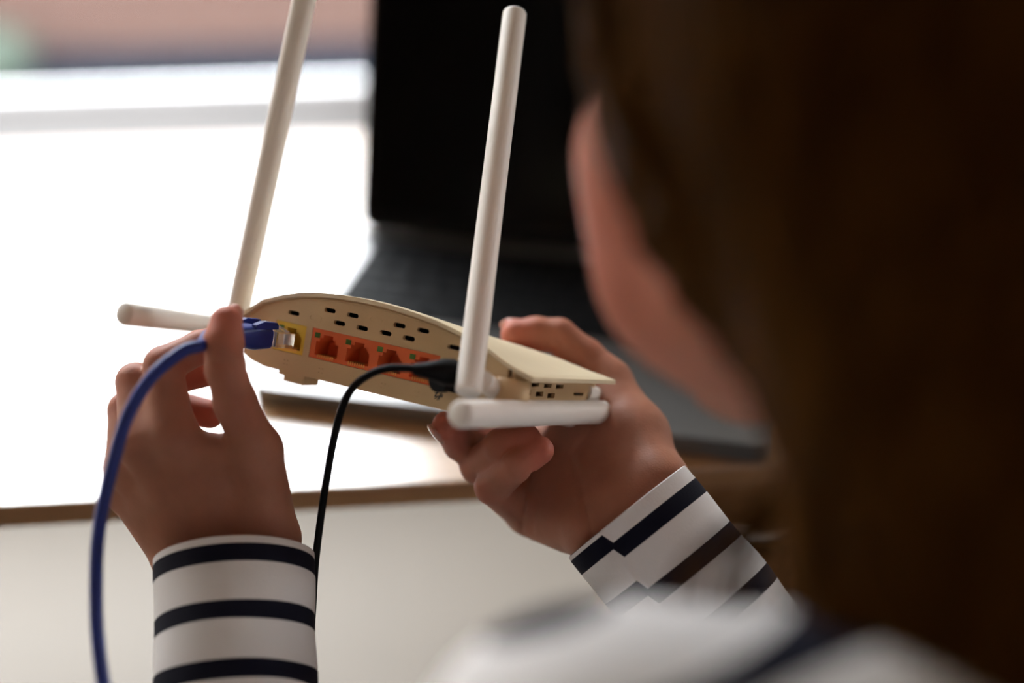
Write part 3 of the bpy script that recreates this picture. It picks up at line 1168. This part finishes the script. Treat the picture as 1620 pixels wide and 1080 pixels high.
cpts = [start, PM @ Vector(mm(0, -52, 0.3)), pw(318, 546, 0.583), pw(288, 556, 0.577), pw(240, 596, 0.571), pw(203, 655, 0.568), pw(181, 725, 0.567), pw(165, 790, 0.566),
        pw(155, 850, 0.563), pw(152, 920, 0.559), pw(154, 1000, 0.553), pw(164, 1085, 0.545), pw(184, 1200, 0.533), Vector((-0.150, 0.285, 0.64)), Vector((-0.150, 0.30, 0.40)), Vector((-0.165, 0.33, 0.15)), Vector((-0.20, 0.39, 0.02)), Vector((-0.27, 0.48, 0.0029)), Vector((-0.45, 0.60, 0.0029)), Vector((-0.80, 0.75, 0.0029))]
tube('jacket', catmull(cpts, 10), 0.0027, M['blue'], cab, CI, 16)

# ------------------------------------------------------------------ black power cable
pstart = RMAT @ Vector(mm(53, -1.5, -1))
pc = empty('power_cable', loc=pstart)
tag(pc, 'thin black power cable hanging from the back of the router', 'cable')
PI_ = Matrix.Translation(-pstart)
d0 = (-RWd * 0.72 - RU * 0.62 + RV * 0.05).normalized()
pp = [pstart + RWd * 0.004, pstart - RWd * 0.004, pstart - RWd * 0.006, pstart - RWd * 0.010 - RU * 0.001]
tube('power_plug', pp, [0.0030, 0.0030, 0.0056, 0.0056], M['black'], pc, PI_, 20)
g0 = pstart - RWd * 0.009
elbow = [pw(716, 589, 0.594), pw(702, 588, 0.590), pw(686, 586, 0.588), pw(672, 585, 0.588), pw(655, 584, 0.589)]
tube('strain_relief', elbow, [0.0058, 0.0056, 0.0042, 0.0032, 0.0024], M['black'], pc, PI_, 18)
kp = [pw(664, 584, 0.588), pw(640, 582, 0.59), pw(612, 583, 0.592), pw(585, 592, 0.596), pw(558, 613, 0.603), pw(540, 648, 0.61), pw(528, 695, 0.616), pw(518, 750, 0.62), pw(508, 815, 0.624), pw(499, 890, 0.628),
      pw(494, 970, 0.63), pw(488, 1060, 0.63), pw(476, 1180, 0.632), Vector((-0.085, 0.42, 0.58)), Vector((-0.085, 0.425, 0.35)), Vector((-0.09, 0.44, 0.12)), Vector((-0.11, 0.49, 0.015)), Vector((-0.16, 0.60, 0.002)), Vector((-0.30, 0.90, 0.002)), Vector((-0.75, 1.30, 0.002))]
tube('wire', catmull(kp, 10), 0.0017, M['black'], pc, PI_, 12, flat=0.9)

# ------------------------------------------------------------------ person
PB = Vector((0.19, 0.20, 0.0))
person = empty('person', loc=PB)
tag(person, 'person with long brown hair in a navy striped shirt holding the router', 'person')
PINV = Matrix.Translation(-PB)

HEAD = Vector((0.105, 0.405, 1.075))
H_YAW, H_PITCH = math.radians(26), math.radians(-22)
HM = Matrix.Translation(HEAD) @ Matrix.Rotation(H_YAW, 4, 'Z') @ Matrix.Rotation(H_PITCH, 4, 'X') @ Matrix.Rotation(math.radians(4), 4, 'Y')
HR = np.array(HM.to_3x3())          # columns: head x (right), y (face), z (up)


def hp(x, y, z):
    return HM @ Vector((x, y, z))


L_SH, R_SH = cw(0.028, -0.124, 0.358), Vector((0.335, 0.27, 0.935))
L_EL = cw(-0.100, -0.304, 0.518)
L_WR = pw(370, 910, 0.622)
R_EL = cw(0.197, -0.258, 0.604)
R_WR = pw(1030, 853, 0.641)
NECK0, NECK1 = Vector((0.185, 0.265, 0.965)), hp(0, -0.03, -0.055)

body = [
    ('c', (0.12, 0.235, 0.845), (0.27, 0.245, 0.845), 0.085, 0.085, 0.03),
    ('c', (0.13, 0.215, 0.72), (0.265, 0.22, 0.72), 0.078, 0.078, 0.05),
    ('c', (0.14, 0.18, 0.58), (0.265, 0.18, 0.58), 0.088, 0.088, 0.05),
    ('c', L_SH, NECK0 + Vector((-0.04, -0.01, -0.03)), 0.038, 0.036, 0.04),
    ('c', R_SH, NECK0 + Vector((0.04, -0.01, 0)), 0.044, 0.045, 0.04),
    ('c', L_SH, L_EL, 0.038, 0.032, 0.02),
    ('c', L_EL, L_WR, 0.031, 0.0225, 0.01),
    ('c', R_SH, R_EL, 0.042, 0.034, 0.02),
    ('c', R_EL, R_WR, 0.031, 0.0225, 0.01),
    ('c', NECK0, NECK1, 0.052, 0.050, 0.03),
    ('e', hp(0, -0.012, 0.022), (0.073, 0.093, 0.088), HR, 0.02),
    ('e', hp(0, 0.028, -0.04), (0.060, 0.062, 0.085), HR, 0.025),
    ('c', hp(-0.040, 0.022, -0.075), hp(-0.012, 0.070, -0.108), 0.022, 0.018, 0.02),
    ('c', hp(0.040, 0.022, -0.075), hp(0.012, 0.070, -0.108), 0.022, 0.018, 0.02),
    ('c', hp(0, 0.074, -0.108), hp(0, 0.078, -0.104), 0.019, 0.017, 0.015),
    ('e', hp(-0.043, 0.056, -0.036), (0.027, 0.026, 0.030), HR, 0.02),
    ('e', hp(0.043, 0.056, -0.036), (0.027, 0.026, 0.030), HR, 0.02),
    ('e', hp(-0.040, 0.056, -0.072), (0.026, 0.026, 0.030), HR, 0.02),
    ('e', hp(0.040, 0.056, -0.072), (0.026, 0.026, 0.030), HR, 0.02),
    ('c', hp(-0.03, 0.078, 0.018), hp(0.03, 0.078, 0.018), 0.010, 0.010, 0.015),
    ('c', hp(0, 0.086, 0.008), hp(0, 0.106, -0.034), 0.008, 0.0115, 0.008),
    ('c', hp(-0.010, 0.094, -0.037), hp(0.010, 0.094, -0.037), 0.008, 0.008, 0.006),
    ('c', hp(-0.016, 0.088, -0.067), hp(0.016, 0.088, -0.067), 0.0065, 0.0065, 0.006),
    ('c', hp(-0.014, 0.087, -0.078), hp(0.014, 0.087, -0.078), 0.007, 0.007, 0.005),
    ('e', hp(-0.031, 0.075, -0.004), (0.014, 0.009, 0.008), HR, 0.006),
    ('e', hp(0.031, 0.075, -0.004), (0.014, 0.009, 0.008), HR, 0.006),
    ('e', hp(-0.074, -0.008, -0.022), (0.007, 0.018, 0.030), HR, 0.006),
    ('e', hp(0.074, -0.008, -0.022), (0.007, 0.018, 0.030), HR, 0.006),
]

# ---- hands: joints given where the photograph shows them, radii in millimetres
S = 0.001


def seg(a, b, k=2.5):
    return ('c', pw(*a[:3]), pw(*b[:3]), a[3] * S, b[3] * S, k * S)


def chain(pts, k0=5.0, k=2.0):
    out = [seg(pts[0], pts[1], k0)]
    for a, b in zip(pts[1:-1], pts[2:]):
        out.append(seg(a, b, k))
    return out


def nail_prim(a, b, nrm, r, L=5.6, W=4.6, out=1.5):
    """nail plate near the end b of the last bone a->b, facing nrm"""
    A, B = pw(*a[:3]), pw(*b[:3])
    t = (B - A).normalized()
    nv = cdir(*nrm)
    nv = (nv - t * nv.dot(t)).normalized()
    s = t.cross(nv)
    c = B + t * (out * S) + nv * (r * S - 0.0006)
    Mx = np.array(((t.x, s.x, nv.x), (t.y, s.y, nv.y), (t.z, s.z, nv.z)))
    return ('e', c, (L * S, W * S, 0.0014), Mx, 0.0003)


# left hand
l_idx = [(272, 690, .608, 10.5), (258, 578, .618, 8.2), (316, 549, .626, 7.3), (362, 536, .625, 6.8)]
l_mid = [(226, 702, .612, 10.5), (214, 604, .626, 8.2), (275, 598, .650, 7.4), (322, 590, .648, 6.6)]
l_rng = [(204, 738, .624, 10), (200, 648, .638, 7.8), (268, 640, .664, 7.4), (332, 655, .660, 6.8)]
l_pnk = [(200, 775, .636, 9.5), (190, 738, .656, 7.2), (250, 715, .672, 6.4), (300, 708, .676, 6.0)]
l_thm = [(405, 712, .612, 10.5), (372, 636, .600, 9.0), (357, 583, .592, 8.2), (354, 540, .588, 8.0), (358, 508, .590, 6.6)]
left_hand = [
    seg((345, 850, .630, 15), (272, 690, .612, 11), 6),
    seg((322, 862, .632, 15), (228, 702, .616, 10.5), 6),
    seg((306, 872, .634, 15), (206, 738, .628, 10), 6),
    seg((300, 884, .636, 14.5), (202, 776, .638, 9.5), 6),
    seg((424, 846, .628, 13.5), (405, 712, .614, 11), 6),
    seg((375, 835, .630, 15), (335, 735, .616, 9.5), 8),
    seg((298, 715, .612, 9), (386, 722, .612, 9), 5),
    seg((300, 890, .632, 14.5), (330, 960, .632, 17), 6),
    seg((421, 862, .630, 14.5), (396, 960, .632, 17), 6),
    seg((366, 905, .627, 19), (371, 1010, .609, 22), 6),
] + chain(l_idx) + chain(l_mid) + chain(l_rng, 4) + chain(l_pnk, 4) + chain(l_thm, 5, 2.5)
left_nails = [nail_prim(l_thm[-2], l_thm[-1], (0.25, 0.25, 0.9), 6.2, 6.8, 5.2, 2.8)]
# right hand
r_thm = [(962, 604, .690, 11.0), (925, 566, .694, 9.6), (884, 532, .696, 8.6), (848, 528, .696, 8.2), (815, 529, .695, 7.2)]
r_idx = [(905, 690, .702, 10), (820, 690, .722, 8.4), (772, 672, .708, 7.4), (745, 664, .690, 7.0)]
r_mid = [(862, 735, .696, 10), (768, 716, .690, 8.6), (728, 702, .664, 7.8), (708, 674, .648, 7.2)]
r_rng = [(842, 775, .686, 10), (757, 737, .664, 8.4), (792, 704, .640, 7.4), (832, 694, .636, 6.8)]
r_pnk = [(830, 808, .678, 9.8), (779, 770, .648, 8.0), (820, 735, .630, 7.0), (854, 712, .632, 6.4)]
right_hand = [
    seg((948, 842, .648, 14.5), (840, 808, .680, 11.5), 7),
    seg((965, 825, .648, 15), (850, 776, .678, 12), 8),
    seg((990, 800, .650, 15), (870, 738, .680, 12), 8),
    seg((1010, 780, .652, 15), (905, 690, .685, 12), 8),
    seg((1042, 768, .646, 14), (1003, 690, .672, 15.5), 8),
    seg((1003, 690, .672, 15.5), (962, 606, .690, 11.5), 8),
    seg((905, 812, .668, 15.5), (862, 804, .675, 13), 8),
    seg((950, 655, .684, 13), (930, 735, .672, 13), 8),
    seg((948, 842, .645, 14.5), (998, 882, .641, 15), 6),
    seg((1042, 768, .646, 14), (1062, 826, .641, 15), 6),
    seg((995, 805, .645, 18), (1082, 918, .638, 21.5), 6),
    seg((918, 688, .677, 12), (890, 702, .681, 11), 6),
] + chain(r_thm, 5, 2.5) + chain(r_idx, 4) + chain(r_mid, 4) + chain(r_rng, 4) + chain(r_pnk, 4)
right_nails = [nail_prim(r_thm[-2], r_thm[-1], (-0.05, 0.75, 0.65), 7.2, 6.0, 5.0),
               nail_prim(r_mid[-2], r_mid[-1], (-0.62, 0.10, -0.75), 7.2, 6.4, 5.4)]


def crease_field(P, lines):
    """skin folds: shallow grooves that run along the given lines on the side of the hand turned to the camera"""
    c, sn_ = math.cos(PITCH), math.sin(PITCH)
    y, z = P[..., 1], P[..., 2] - CAM_Z
    dep = y * c - z * sn_
    u = 810 + 2250 * P[..., 0] / dep
    w = 540 - 2250 * (y * sn_ + z * c) / dep
    g = np.zeros_like(u)
    for pts, wd, amp, dmin, dmax in lines:
        for (x0, y0), (x1, y1) in zip(pts[:-1], pts[1:]):
            L = (x1 - x0) ** 2 + (y1 - y0) ** 2
            t = np.clip(((u - x0) * (x1 - x0) + (w - y0) * (y1 - y0)) / L, 0, 1)
            d2 = (u - x0 - t * (x1 - x0)) ** 2 + (w - y0 - t * (y1 - y0)) ** 2
            g = np.maximum(g, amp * np.exp(-d2 / wd ** 2) * ((dep > dmin) & (dep < dmax)))
    return g


def hand_mesh(prims, nails, chains, lines, h=0.0012):
    pts = [np.array(tuple(p[i])) for p in prims for i in (1, 2) if p[0] == 'c']
    pts = np.array(pts)
    lo, hi = pts.min(0) - 0.022, pts.max(0) + 0.022

    def fun(P):
        d = eval_prims(prims, P) + crease_field(P, lines)
        for nn in nails:
            d = smin(d, d_ell(P, nn[1], nn[2], nn[3]), nn[4])
        return d
    V, Q = surface_nets(fun, lo, hi, h)
    P32 = V.astype(np.float32)
    nail = np.zeros(len(V))
    for nn in nails:
        nail = np.maximum(nail, np.clip(1.0 - np.maximum(d_ell(P32, nn[1], nn[2], nn[3]), 0) / 0.0006, 0, 1) * (np.abs(eval_prims(prims, P32)) > 0.00012))
    flush = np.zeros(len(V))
    for ch in chains:
        tp = np.array(tuple(pw(*ch[-1][:3])))
        flush = np.maximum(flush, 0.9 * np.exp(-(np.linalg.norm(V - tp, axis=1) / 0.014) ** 2))
        for j in ch[1:-1]:
            jp = np.array(tuple(pw(*j[:3])))
            flush = np.maximum(flush, 0.40 * np.exp(-(np.linalg.norm(V - jp, axis=1) / 0.011) ** 2))
    return V, Q, flush, nail


hl = hand_mesh(left_hand, left_nails, [l_idx, l_mid, l_rng, l_pnk, l_thm],
               [([(340, 572), (362, 582), (390, 584)], 3.0, 0.0009, 0.5, 0.598), ([(336, 590), (360, 594)], 2.5, 0.0005, 0.5, 0.598), ([(352, 690), (360, 740), (372, 780)], 9, 0.0007, 0.5, 0.612)])
hr = hand_mesh(right_hand, right_nails, [r_idx, r_mid, r_rng, r_pnk, r_thm],
               [([(842, 745), (832, 790), (826, 838)], 3.5, 0.0012, 0.6, 0.68), ([(858, 770), (846, 812), (842, 842)], 3.0, 0.0008, 0.6, 0.68), ([(960, 640), (905, 720), (925, 800), (938, 850)], 5.0, 0.0011, 0.6, 0.69), ([(878, 540), (886, 548), (872, 556)], 4.0, 0.0010, 0.6, 0.70)])
bV, bQ = surface_nets(lambda P: eval_prims(body, P), (-0.20, 0.06, 0.45), (0.46, 0.60, 1.21), 0.004)


def cut_join(parts, cuts):
    """join the coarse body and the two fine hands at the forearms into one continuous skin"""
    bm = bmesh.new()
    fl = bm.verts.layers.float.new('flush')
    nl = bm.verts.layers.float.new('nail')

    def add(V, Q, flush=None, nail=None):
        vs = [bm.verts.new(p) for p in V]
        if flush is not None:
            for q, a, b in zip(vs, flush, nail):
                q[fl] = float(a)
                q[nl] = float(b)
        for q in Q:
            bm.faces.new([vs[i] for i in q])
        return vs
    loops = []
    for (V, Q, a, b), (p, n) in parts:
        # hand side: keep what lies in front of the plane (towards the fingers)
        t = bmesh.new()
        tf = t.verts.layers.float.new('flush')
        tn = t.verts.layers.float.new('nail')
        vs = [t.verts.new(q) for q in V]
        for q, x, y in zip(vs, a, b):
            q[tf] = float(x)
            q[tn] = float(y)
        for q in Q:
            t.faces.new([vs[i] for i in q])
        bmesh.ops.bisect_plane(t, geom=t.verts[:] + t.edges[:] + t.faces[:], plane_co=p, plane_no=n, clear_inner=True, dist=1e-6)
        me = bpy.data.meshes.new('tmp')
        t.to_mesh(me)
        t.free()
        bm.from_mesh(me)
        bpy.data.meshes.remove(me)
    n_hand_edges = len(bm.edges)
    t = bmesh.new()
    t.verts.layers.float.new('flush')
    t.verts.layers.float.new('nail')
    vs = [t.verts.new(q) for q in bV]
    lipc = np.array([tuple(hp(x, 0.090, -0.072)) for x in np.linspace(-0.017, 0.017, 9)])
    dl = np.sqrt(((bV[:, None, :] - lipc[None]) ** 2).sum(-1)).min(1)
    flay = t.verts.layers.float['flush']
    chk = np.minimum(np.linalg.norm(bV - np.array(tuple(hp(-0.055, 0.06, -0.055))), axis=1), np.linalg.norm(bV - np.array(tuple(hp(0.055, 0.06, -0.055))), axis=1))
    for q, x in zip(vs, np.maximum(np.clip(1.25 - dl / 0.009, 0, 1), 0.75 * np.exp(-(chk / 0.05) ** 2))):
        q[flay] = float(x)
    for q in bQ:
        t.faces.new([vs[i] for i in q])
    for p, n in cuts:
        # local cut: only the piece of forearm within 6 cm of the plane point is removed
        near = [f for f in t.faces if (f.calc_center_median() - p).length < 0.075]
        ge = list({e for f in near for e in f.edges})
        gv = list({q for f in near for q in f.verts})
        bmesh.ops.bisect_plane(t, geom=gv + ge + near, plane_co=p, plane_no=n, clear_outer=True, dist=1e-6)
    # drop loose pieces past the cuts
    t.verts.ensure_lookup_table()
    seen, comps = set(), []
    for q in t.verts:
        if q in seen:
            continue
        st, comp = [q], []
        seen.add(q)
        while st:
            x = st.pop()
            comp.append(x)
            for e in x.link_edges:
                y = e.other_vert(x)
                if y not in seen:
                    seen.add(y)
                    st.append(y)
        comps.append(comp)
    comps.sort(key=len)
    for c in comps[:-1]:
        bmesh.ops.delete(t, geom=c, context='VERTS')
    me = bpy.data.meshes.new('tmp')
    t.to_mesh(me)
    t.free()
    bm.from_mesh(me)
    bpy.data.meshes.remove(me)
    bm.edges.ensure_lookup_table()
    for p, n in cuts:
        es = [e for e in bm.edges if e.is_boundary and (e.verts[0].co - p).length < 0.08]
        try:
            bmesh.ops.bridge_loops(bm, edges=es)
        except Exception as ex:
            print('bridge', ex)
    return bm


def cut_plane(wr, el, off):
    n = (wr - el).normalized()
    return wr - n * off, n


cl_h = cut_plane(L_WR, L_EL, 0.006)
cr_h = cut_plane(R_WR, R_EL, 0.006)
cl_b = cut_plane(L_WR, L_EL, 0.014)
cr_b = cut_plane(R_WR, R_EL, 0.014)
bm = cut_join([(hl, cl_h), (hr, cr_h)], [cl_b, cr_b])
me = bmmesh('body', bm)
me.polygons.foreach_set('use_smooth', [True] * len(me.polygons))
link('body', me, M['skin'], person, PINV)

# ---- shirt: torso with shoulders, then the two long sleeves
torso = [
    ('c', (0.12, 0.232, 0.840), (0.27, 0.242, 0.840), 0.097, 0.097, 0.03),
    ('c', (0.13, 0.212, 0.72), (0.265, 0.217, 0.72), 0.092, 0.092, 0.05),
    ('c', (0.14, 0.18, 0.56), (0.265, 0.18, 0.56), 0.104, 0.104, 0.05),
    ('c', L_SH, NECK0 + Vector((-0.045, -0.012, -0.03)), 0.050, 0.046, 0.05),
    ('c', R_SH, NECK0 + Vector((0.045, -0.012, -0.004)), 0.055, 0.052, 0.05),
    ('c', L_SH, L_SH.lerp(L_EL, 0.35), 0.052, 0.050, 0.03),
    ('c', R_SH, R_SH.lerp(R_EL, 0.35), 0.056, 0.052, 0.03),
    ('x', NECK0 - Vector((0, 0, 0.03)), NECK1 + Vector((0, 0.03, 0.06)), 0.062, 0.085, 0.008),
]


def fold(P):
    return 0.0022 * np.sin(P[..., 0] * 55 + 3 * np.sin(P[..., 2] * 30)) * np.sin(P[..., 2] * 40 + P[..., 1] * 50)


tV, tQ = surface_nets(lambda P: eval_prims(torso, P) + fold(P), (-0.14, 0.06, 0.48), (0.46, 0.42, 1.06), 0.005)
me = nets_mesh('shirt', tV, tQ)
sn = cdir(0.30, -0.95, 0.0)
s0 = L_SH - sn * 0.050        # stripes run across the back and over the shoulder
set_attr(me, 'along', ((tV - np.array(tuple(s0))) @ np.array(tuple(sn))) * 1000 - 6.0)
shirt = link('shirt', me, M['stripe'], person, PINV)


def sleeve(name, hem, axis_pts, radii, phase, seam=None, hem_axis=None, ell=1.0, side=None):
    path = catmull([hem] + axis_pts, 14)
    n = len(path)
    L = [0.0]
    for a, b in zip(path[:-1], path[1:]):
        L.append(L[-1] + (b - a).length)
    R = frames(path)
    if side is not None:            # wide direction of the oval cuff
        fr_ = []
        for t, _, _ in R:
            nrm = (side - t * side.dot(t)).normalized()
            fr_.append((t, nrm, t.cross(nrm)))
        R = fr_
    K = 180
    V, F_, A = [], [], []
    tot = L[-1]
    ctrl = np.linspace(0, tot, len(radii))

    def ring(p, t, a, b, r, along, inner=0.0, li=0.0):
        for k in range(K):
            th = 2 * math.pi * k / K
            w = 1.0
            if inner == 0.0:
                ld = min(1.0, li / 0.05)
                w += ld * (0.020 * math.sin(3 * th + li * 60) + 0.018 * math.sin(th * 2 - li * 95 + 1.3) + 0.012 * math.sin(5 * th + li * 150))
            rr = r * w - inner
            al = along
            if seam is not None:
                c0, c1, shift = seam
                if c0 <= math.degrees(th) <= c1 and li < 0.045:
                    al += shift
                    rr += 0.0016
            V.append(tuple(p + a * (rr * math.cos(th)) + b * (rr * ell * math.sin(th))))
            A.append(al)
    # inside of the hem first, then the rolled edge, then the outside
    t, a, b = R[0]
    pre = [(0.030, 0.0024), (0.012, 0.0022), (0.001, 0.0020), (-0.0004, 0.0010)]
    for off, inn in pre:
        ring(path[0] + t * off, t, a, b, radii[0], -0.5, inn)
    nr = len(pre)
    for i in range(n):
        t, a, b = R[i]
        r = float(np.interp(L[i], ctrl, radii))
        ring(path[i], t, a, b, r, L[i] * 1000 + phase, 0.0, L[i])
        nr += 1
    for i in range(nr - 1):
        for k in range(K):
            k2 = (k + 1) % K
            F_.append((i * K + k, i * K + k2, (i + 1) * K + k2, (i + 1) * K + k))
    bm = bmesh.new()
    me = pymesh(name, V, F_)
    set_attr(me, 'along', A)
    bm.free()
    return link(name, me, M['stripe'], shirt, None, 60)


hemL = pw(371, 884, 0.623)
sl = sleeve('sleeve', hemL, [hemL.lerp(L_EL, q) for q in (0.2, 0.4, 0.6, 0.8)] + [L_EL.lerp(hemL, 0.04).lerp(L_SH, 0.06), L_EL.lerp(L_SH, 0.25), L_EL.lerp(L_SH, 0.45), L_EL.lerp(L_SH, 0.65), L_EL.lerp(L_SH, 0.88)],
            [0.0348, 0.0335, 0.034, 0.039, 0.043, 0.047, 0.050], 0.0, side=cdir(1, 0, 0.1), ell=0.88)
hemR = pw(994, 808, 0.642)
sr = sleeve('sleeve', hemR, [hemR.lerp(R_EL, q) for q in (0.2, 0.4, 0.6, 0.8)] + [R_EL.lerp(hemR, 0.04).lerp(R_SH, 0.06), R_EL.lerp(R_SH, 0.25), R_EL.lerp(R_SH, 0.45), R_EL.lerp(R_SH, 0.65), R_EL.lerp(R_SH, 0.88)],
            [0.0328, 0.0335, 0.035, 0.042, 0.048, 0.053, 0.056], -4.0, seam=(116, 182, 5.5), side=cdir(0.78, 0.63, 0.0), ell=0.86)

# ---- trousers below the shirt
tr = [('c', (0.13, 0.17, 0.53), (0.27, 0.17, 0.53), 0.105, 0.105, 0.03),
      ('c', (0.12, 0.18, 0.53), (0.10, 0.56, 0.53), 0.085, 0.062, 0.03), ('c', (0.28, 0.18, 0.53), (0.30, 0.52, 0.53), 0.085, 0.062, 0.03),
      ('c', (0.10, 0.56, 0.53), (0.08, 0.50, 0.09), 0.060, 0.040, 0.02), ('c', (0.30, 0.52, 0.53), (0.30, 0.42, 0.09), 0.060, 0.040, 0.02)]
V, Q = surface_nets(lambda P: eval_prims(tr, P), (-0.02, 0.02, 0.02), (0.42, 0.66, 0.68), 0.009)
link('trousers', nets_mesh('trousers', V, Q), M['denim'], person, PINV)
for x, y in ((0.08, 0.50), (0.30, 0.42)):
    sh = [('c', (x, y - 0.03, 0.045), (x, y + 0.14, 0.034), 0.044, 0.033, 0.01), ('c', (x, y - 0.01, 0.05), (x, y - 0.01, 0.10), 0.04, 0.042, 0.02)]
    V, Q = surface_nets(lambda P: eval_prims(sh, P), (x - 0.07, y - 0.1, 0.0), (x + 0.07, y + 0.2, 0.16), 0.006)
    V[:, 2] = np.maximum(V[:, 2], 0.002)
    link('shoe', nets_mesh('shoe', V, Q), M['black'], person, PINV)
stool = empty('stool', loc=(0.20, 0.16, 0))
tag(stool, 'round wooden stool the person sits on', 'stool')
bm = bmesh.new()
bmesh.ops.create_cone(bm, cap_ends=True, segments=40, radius1=0.165, radius2=0.17, depth=0.03, matrix=Matrix.Translation((0, 0, 0.412)))
link('seat', bmmesh('seat', bm), M['stool'], stool, None, 40)
for k in range(4):
    a = math.radians(45 + 90 * k)
    tube('leg', [Vector((0.10 * math.cos(a), 0.10 * math.sin(a), 0.40)), Vector((0.15 * math.cos(a), 0.15 * math.sin(a), 0.0))], 0.016, M['stool'], stool)

# ---- hair: one mass over the skull falling past the cheek to the shoulder, with separate locks lying on it
EDGE = [(1075, -260, .420, 20), (1072, -90, .408, 20), (1082, 60, .396, 20), (1104, 190, .388, 20), (1170, 330, .386, 20), (1280, 470, .386, 20), (1402, 600, .384, 21), (1450, 720, .380, 22), (1435, 850, .374, 22), (1395, 960, .366, 22)]
hairp = [
    ('e', hp(0, -0.014, 0.028), (0.079, 0.102, 0.094), HR, 0.01),
    ('c', hp(0, -0.06, 0.0), hp(0, -0.075, -0.09), 0.060, 0.062, 0.03),
    ('c', hp(-0.048, -0.045, -0.02), hp(-0.042, -0.078, -0.12), 0.040, 0.034, 0.03),
    ('c', hp(0.045, -0.05, -0.03), hp(0.050, -0.080, -0.13), 0.045, 0.048, 0.03),
    ('c', hp(0, -0.075, -0.09), Vector((0.19, 0.19, 0.86)), 0.062, 0.055, 0.03),
    ('c', hp(0.05, -0.080, -0.13), Vector((0.26, 0.19, 0.86)), 0.05, 0.04, 0.03),
    ('c', hp(0.066, 0.034, 0.050), hp(0.078, 0.010, -0.06), 0.020, 0.024, 0.02),
    ('c', hp(0.078, 0.010, -0.06), hp(0.085, -0.03, -0.19), 0.024, 0.03, 0.02),
    ('x', hp(0.02, 0.12, 0.02), hp(0.02, 0.13, -0.10), 0.050, 0.058, 0.01),
]
for a, b in zip(EDGE[:-1], EDGE[1:]):
    hairp.append(('c', pw(*a[:3]), pw(*b[:3]), a[3] * S, b[3] * S, 0.022))


def hair_smooth(P):
    return eval_prims(hairp, P)


def hair_field(P):
    q = (P - v3(HEAD)) @ HR.astype(np.float32)
    ang = np.arctan2(q[..., 0], q[..., 1] + 0.02)
    return hair_smooth(P) + 0.0020 * np.sin(ang * 34 + 6 * np.sin(q[..., 2] * 22)) + 0.0011 * np.sin(ang * 79 + q[..., 2] * 30)


V, Q = surface_nets(hair_field, (-0.06, 0.06, 0.78), (0.36, 0.58, 1.24), 0.0036)
hair = link('hair', nets_mesh('hair', V, Q), M['hair'], person, PINV)
# locks: flow lines between the strand beside the cheek and the back of the head, laid on the surface of the mass
edge_path = [pw(*e[:3]) for e in EDGE]
crown = hp(0.01, 0.01, 0.125)
edge_path = [crown, hp(-0.045, 0.02, 0.11)] + edge_path
back_path = [crown, hp(0.0, -0.05, 0.115), hp(0.0, -0.10, 0.06), hp(0.0, -0.125, 0.0), hp(0, -0.13, -0.05), hp(0, -0.135, -0.09), hp(0, -0.14, -0.13),
             Vector((0.20, 0.155, 0.95)), Vector((0.205, 0.145, 0.92)), Vector((0.21, 0.14, 0.89)), Vector((0.21, 0.14, 0.87)), Vector((0.21, 0.14, 0.85))]
EP, BP = catmull(edge_path, 4), catmull(back_path, 4)
n_ = min(len(EP), len(BP))
paths = []
for i in range(130):
    q = (i + random.uniform(-0.4, 0.4)) / 130
    ph, amp = random.uniform(0, 6.3), random.uniform(0.0, 0.004)
    out = Vector((-0.22, -0.95, 0.20)) * 0.13
    P_ = np.array([tuple(EP[k] * (1 - q) ** 2 + ((EP[k] + BP[k]) * 0.5 + out) * (2 * q * (1 - q)) + BP[k] * q * q
                         + Vector((amp * math.sin(ph + k * 0.25), 0, 0))) for k in range(2, n_)], dtype=np.float32)
    paths.append(P_)
A_ = np.stack(paths)
for it in range(8):
    d = hair_smooth(A_)
    g = np.stack([(hair_smooth(A_ + np.eye(3, dtype=np.float32)[k] * 0.002) - d) / 0.002 for k in range(3)], -1)
    g /= np.maximum(np.linalg.norm(g, axis=-1, keepdims=True), 1e-4)
    A_ = A_ - g * (d - 0.0008)[..., None] * 0.8
    if it < 6:
        A_[:, 1:-1] = 0.5 * A_[:, 1:-1] + 0.25 * (A_[:, :-2] + A_[:, 2:])
v, f = [], []
for i in range(len(A_)):
    r0 = random.uniform(0.0012, 0.0032)
    m_ = len(A_[i])
    rr = [r0 * min(1.0, 0.3 + k / 4, 0.15 + (m_ - 1 - k) / 6) for k in range(m_)]
    tube_geo([Vector(p) for p in A_[i]], rr, 5, True, 1.0, v, f)
# loose single strands hanging beside the cuff
for i in range(16):
    x0 = 1245 + random.uniform(-15, 90)
    x1 = 1130 + random.uniform(-50, 120)
    pts = [pw(1300 + random.uniform(-25, 35), 500, .378), pw(1285 + random.uniform(-15, 40), 610, .376), pw(x0 + 25, 710, .374), pw((x0 + x1) / 2 + 12, 800, .372), pw(x1, 890, .370), pw(x1 - 12, 1010, .372)]
    pth = catmull(pts, 5)
    r0 = random.uniform(0.0004, 0.0009)
    tube_geo(pth, [r0 * min(1, 0.3 + (len(pth) - k) / 8) for k in range(len(pth))], 4, True, 1.0, v, f)
link('hair_locks', pymesh('hair_locks', v, f), M['hair'], hair, None, 180)

# ---- brows and lowered lashes
for sgn in (-1, 1):
    bp_ = [hp(sgn * x, y, z) for x, y, z in ((0.012, 0.0895, 0.020), (0.025, 0.0895, 0.0245), (0.040, 0.084, 0.025), (0.052, 0.074, 0.020))]
    tube('eyebrow', catmull(bp_, 5), [0.0012 + 0.0012 * math.sin(math.pi * k / 15) for k in range(16)], M['hair'], person, PINV, 8)
    lp_ = [hp(sgn * x, y, z) for x, y, z in ((0.019, 0.0835, -0.008), (0.026, 0.0868, -0.0115), (0.036, 0.0862, -0.0115), (0.045, 0.0795, -0.007))]
    tube('eyelashes', catmull(lp_, 5), 0.0010, M['hair'], person, PINV, 6)
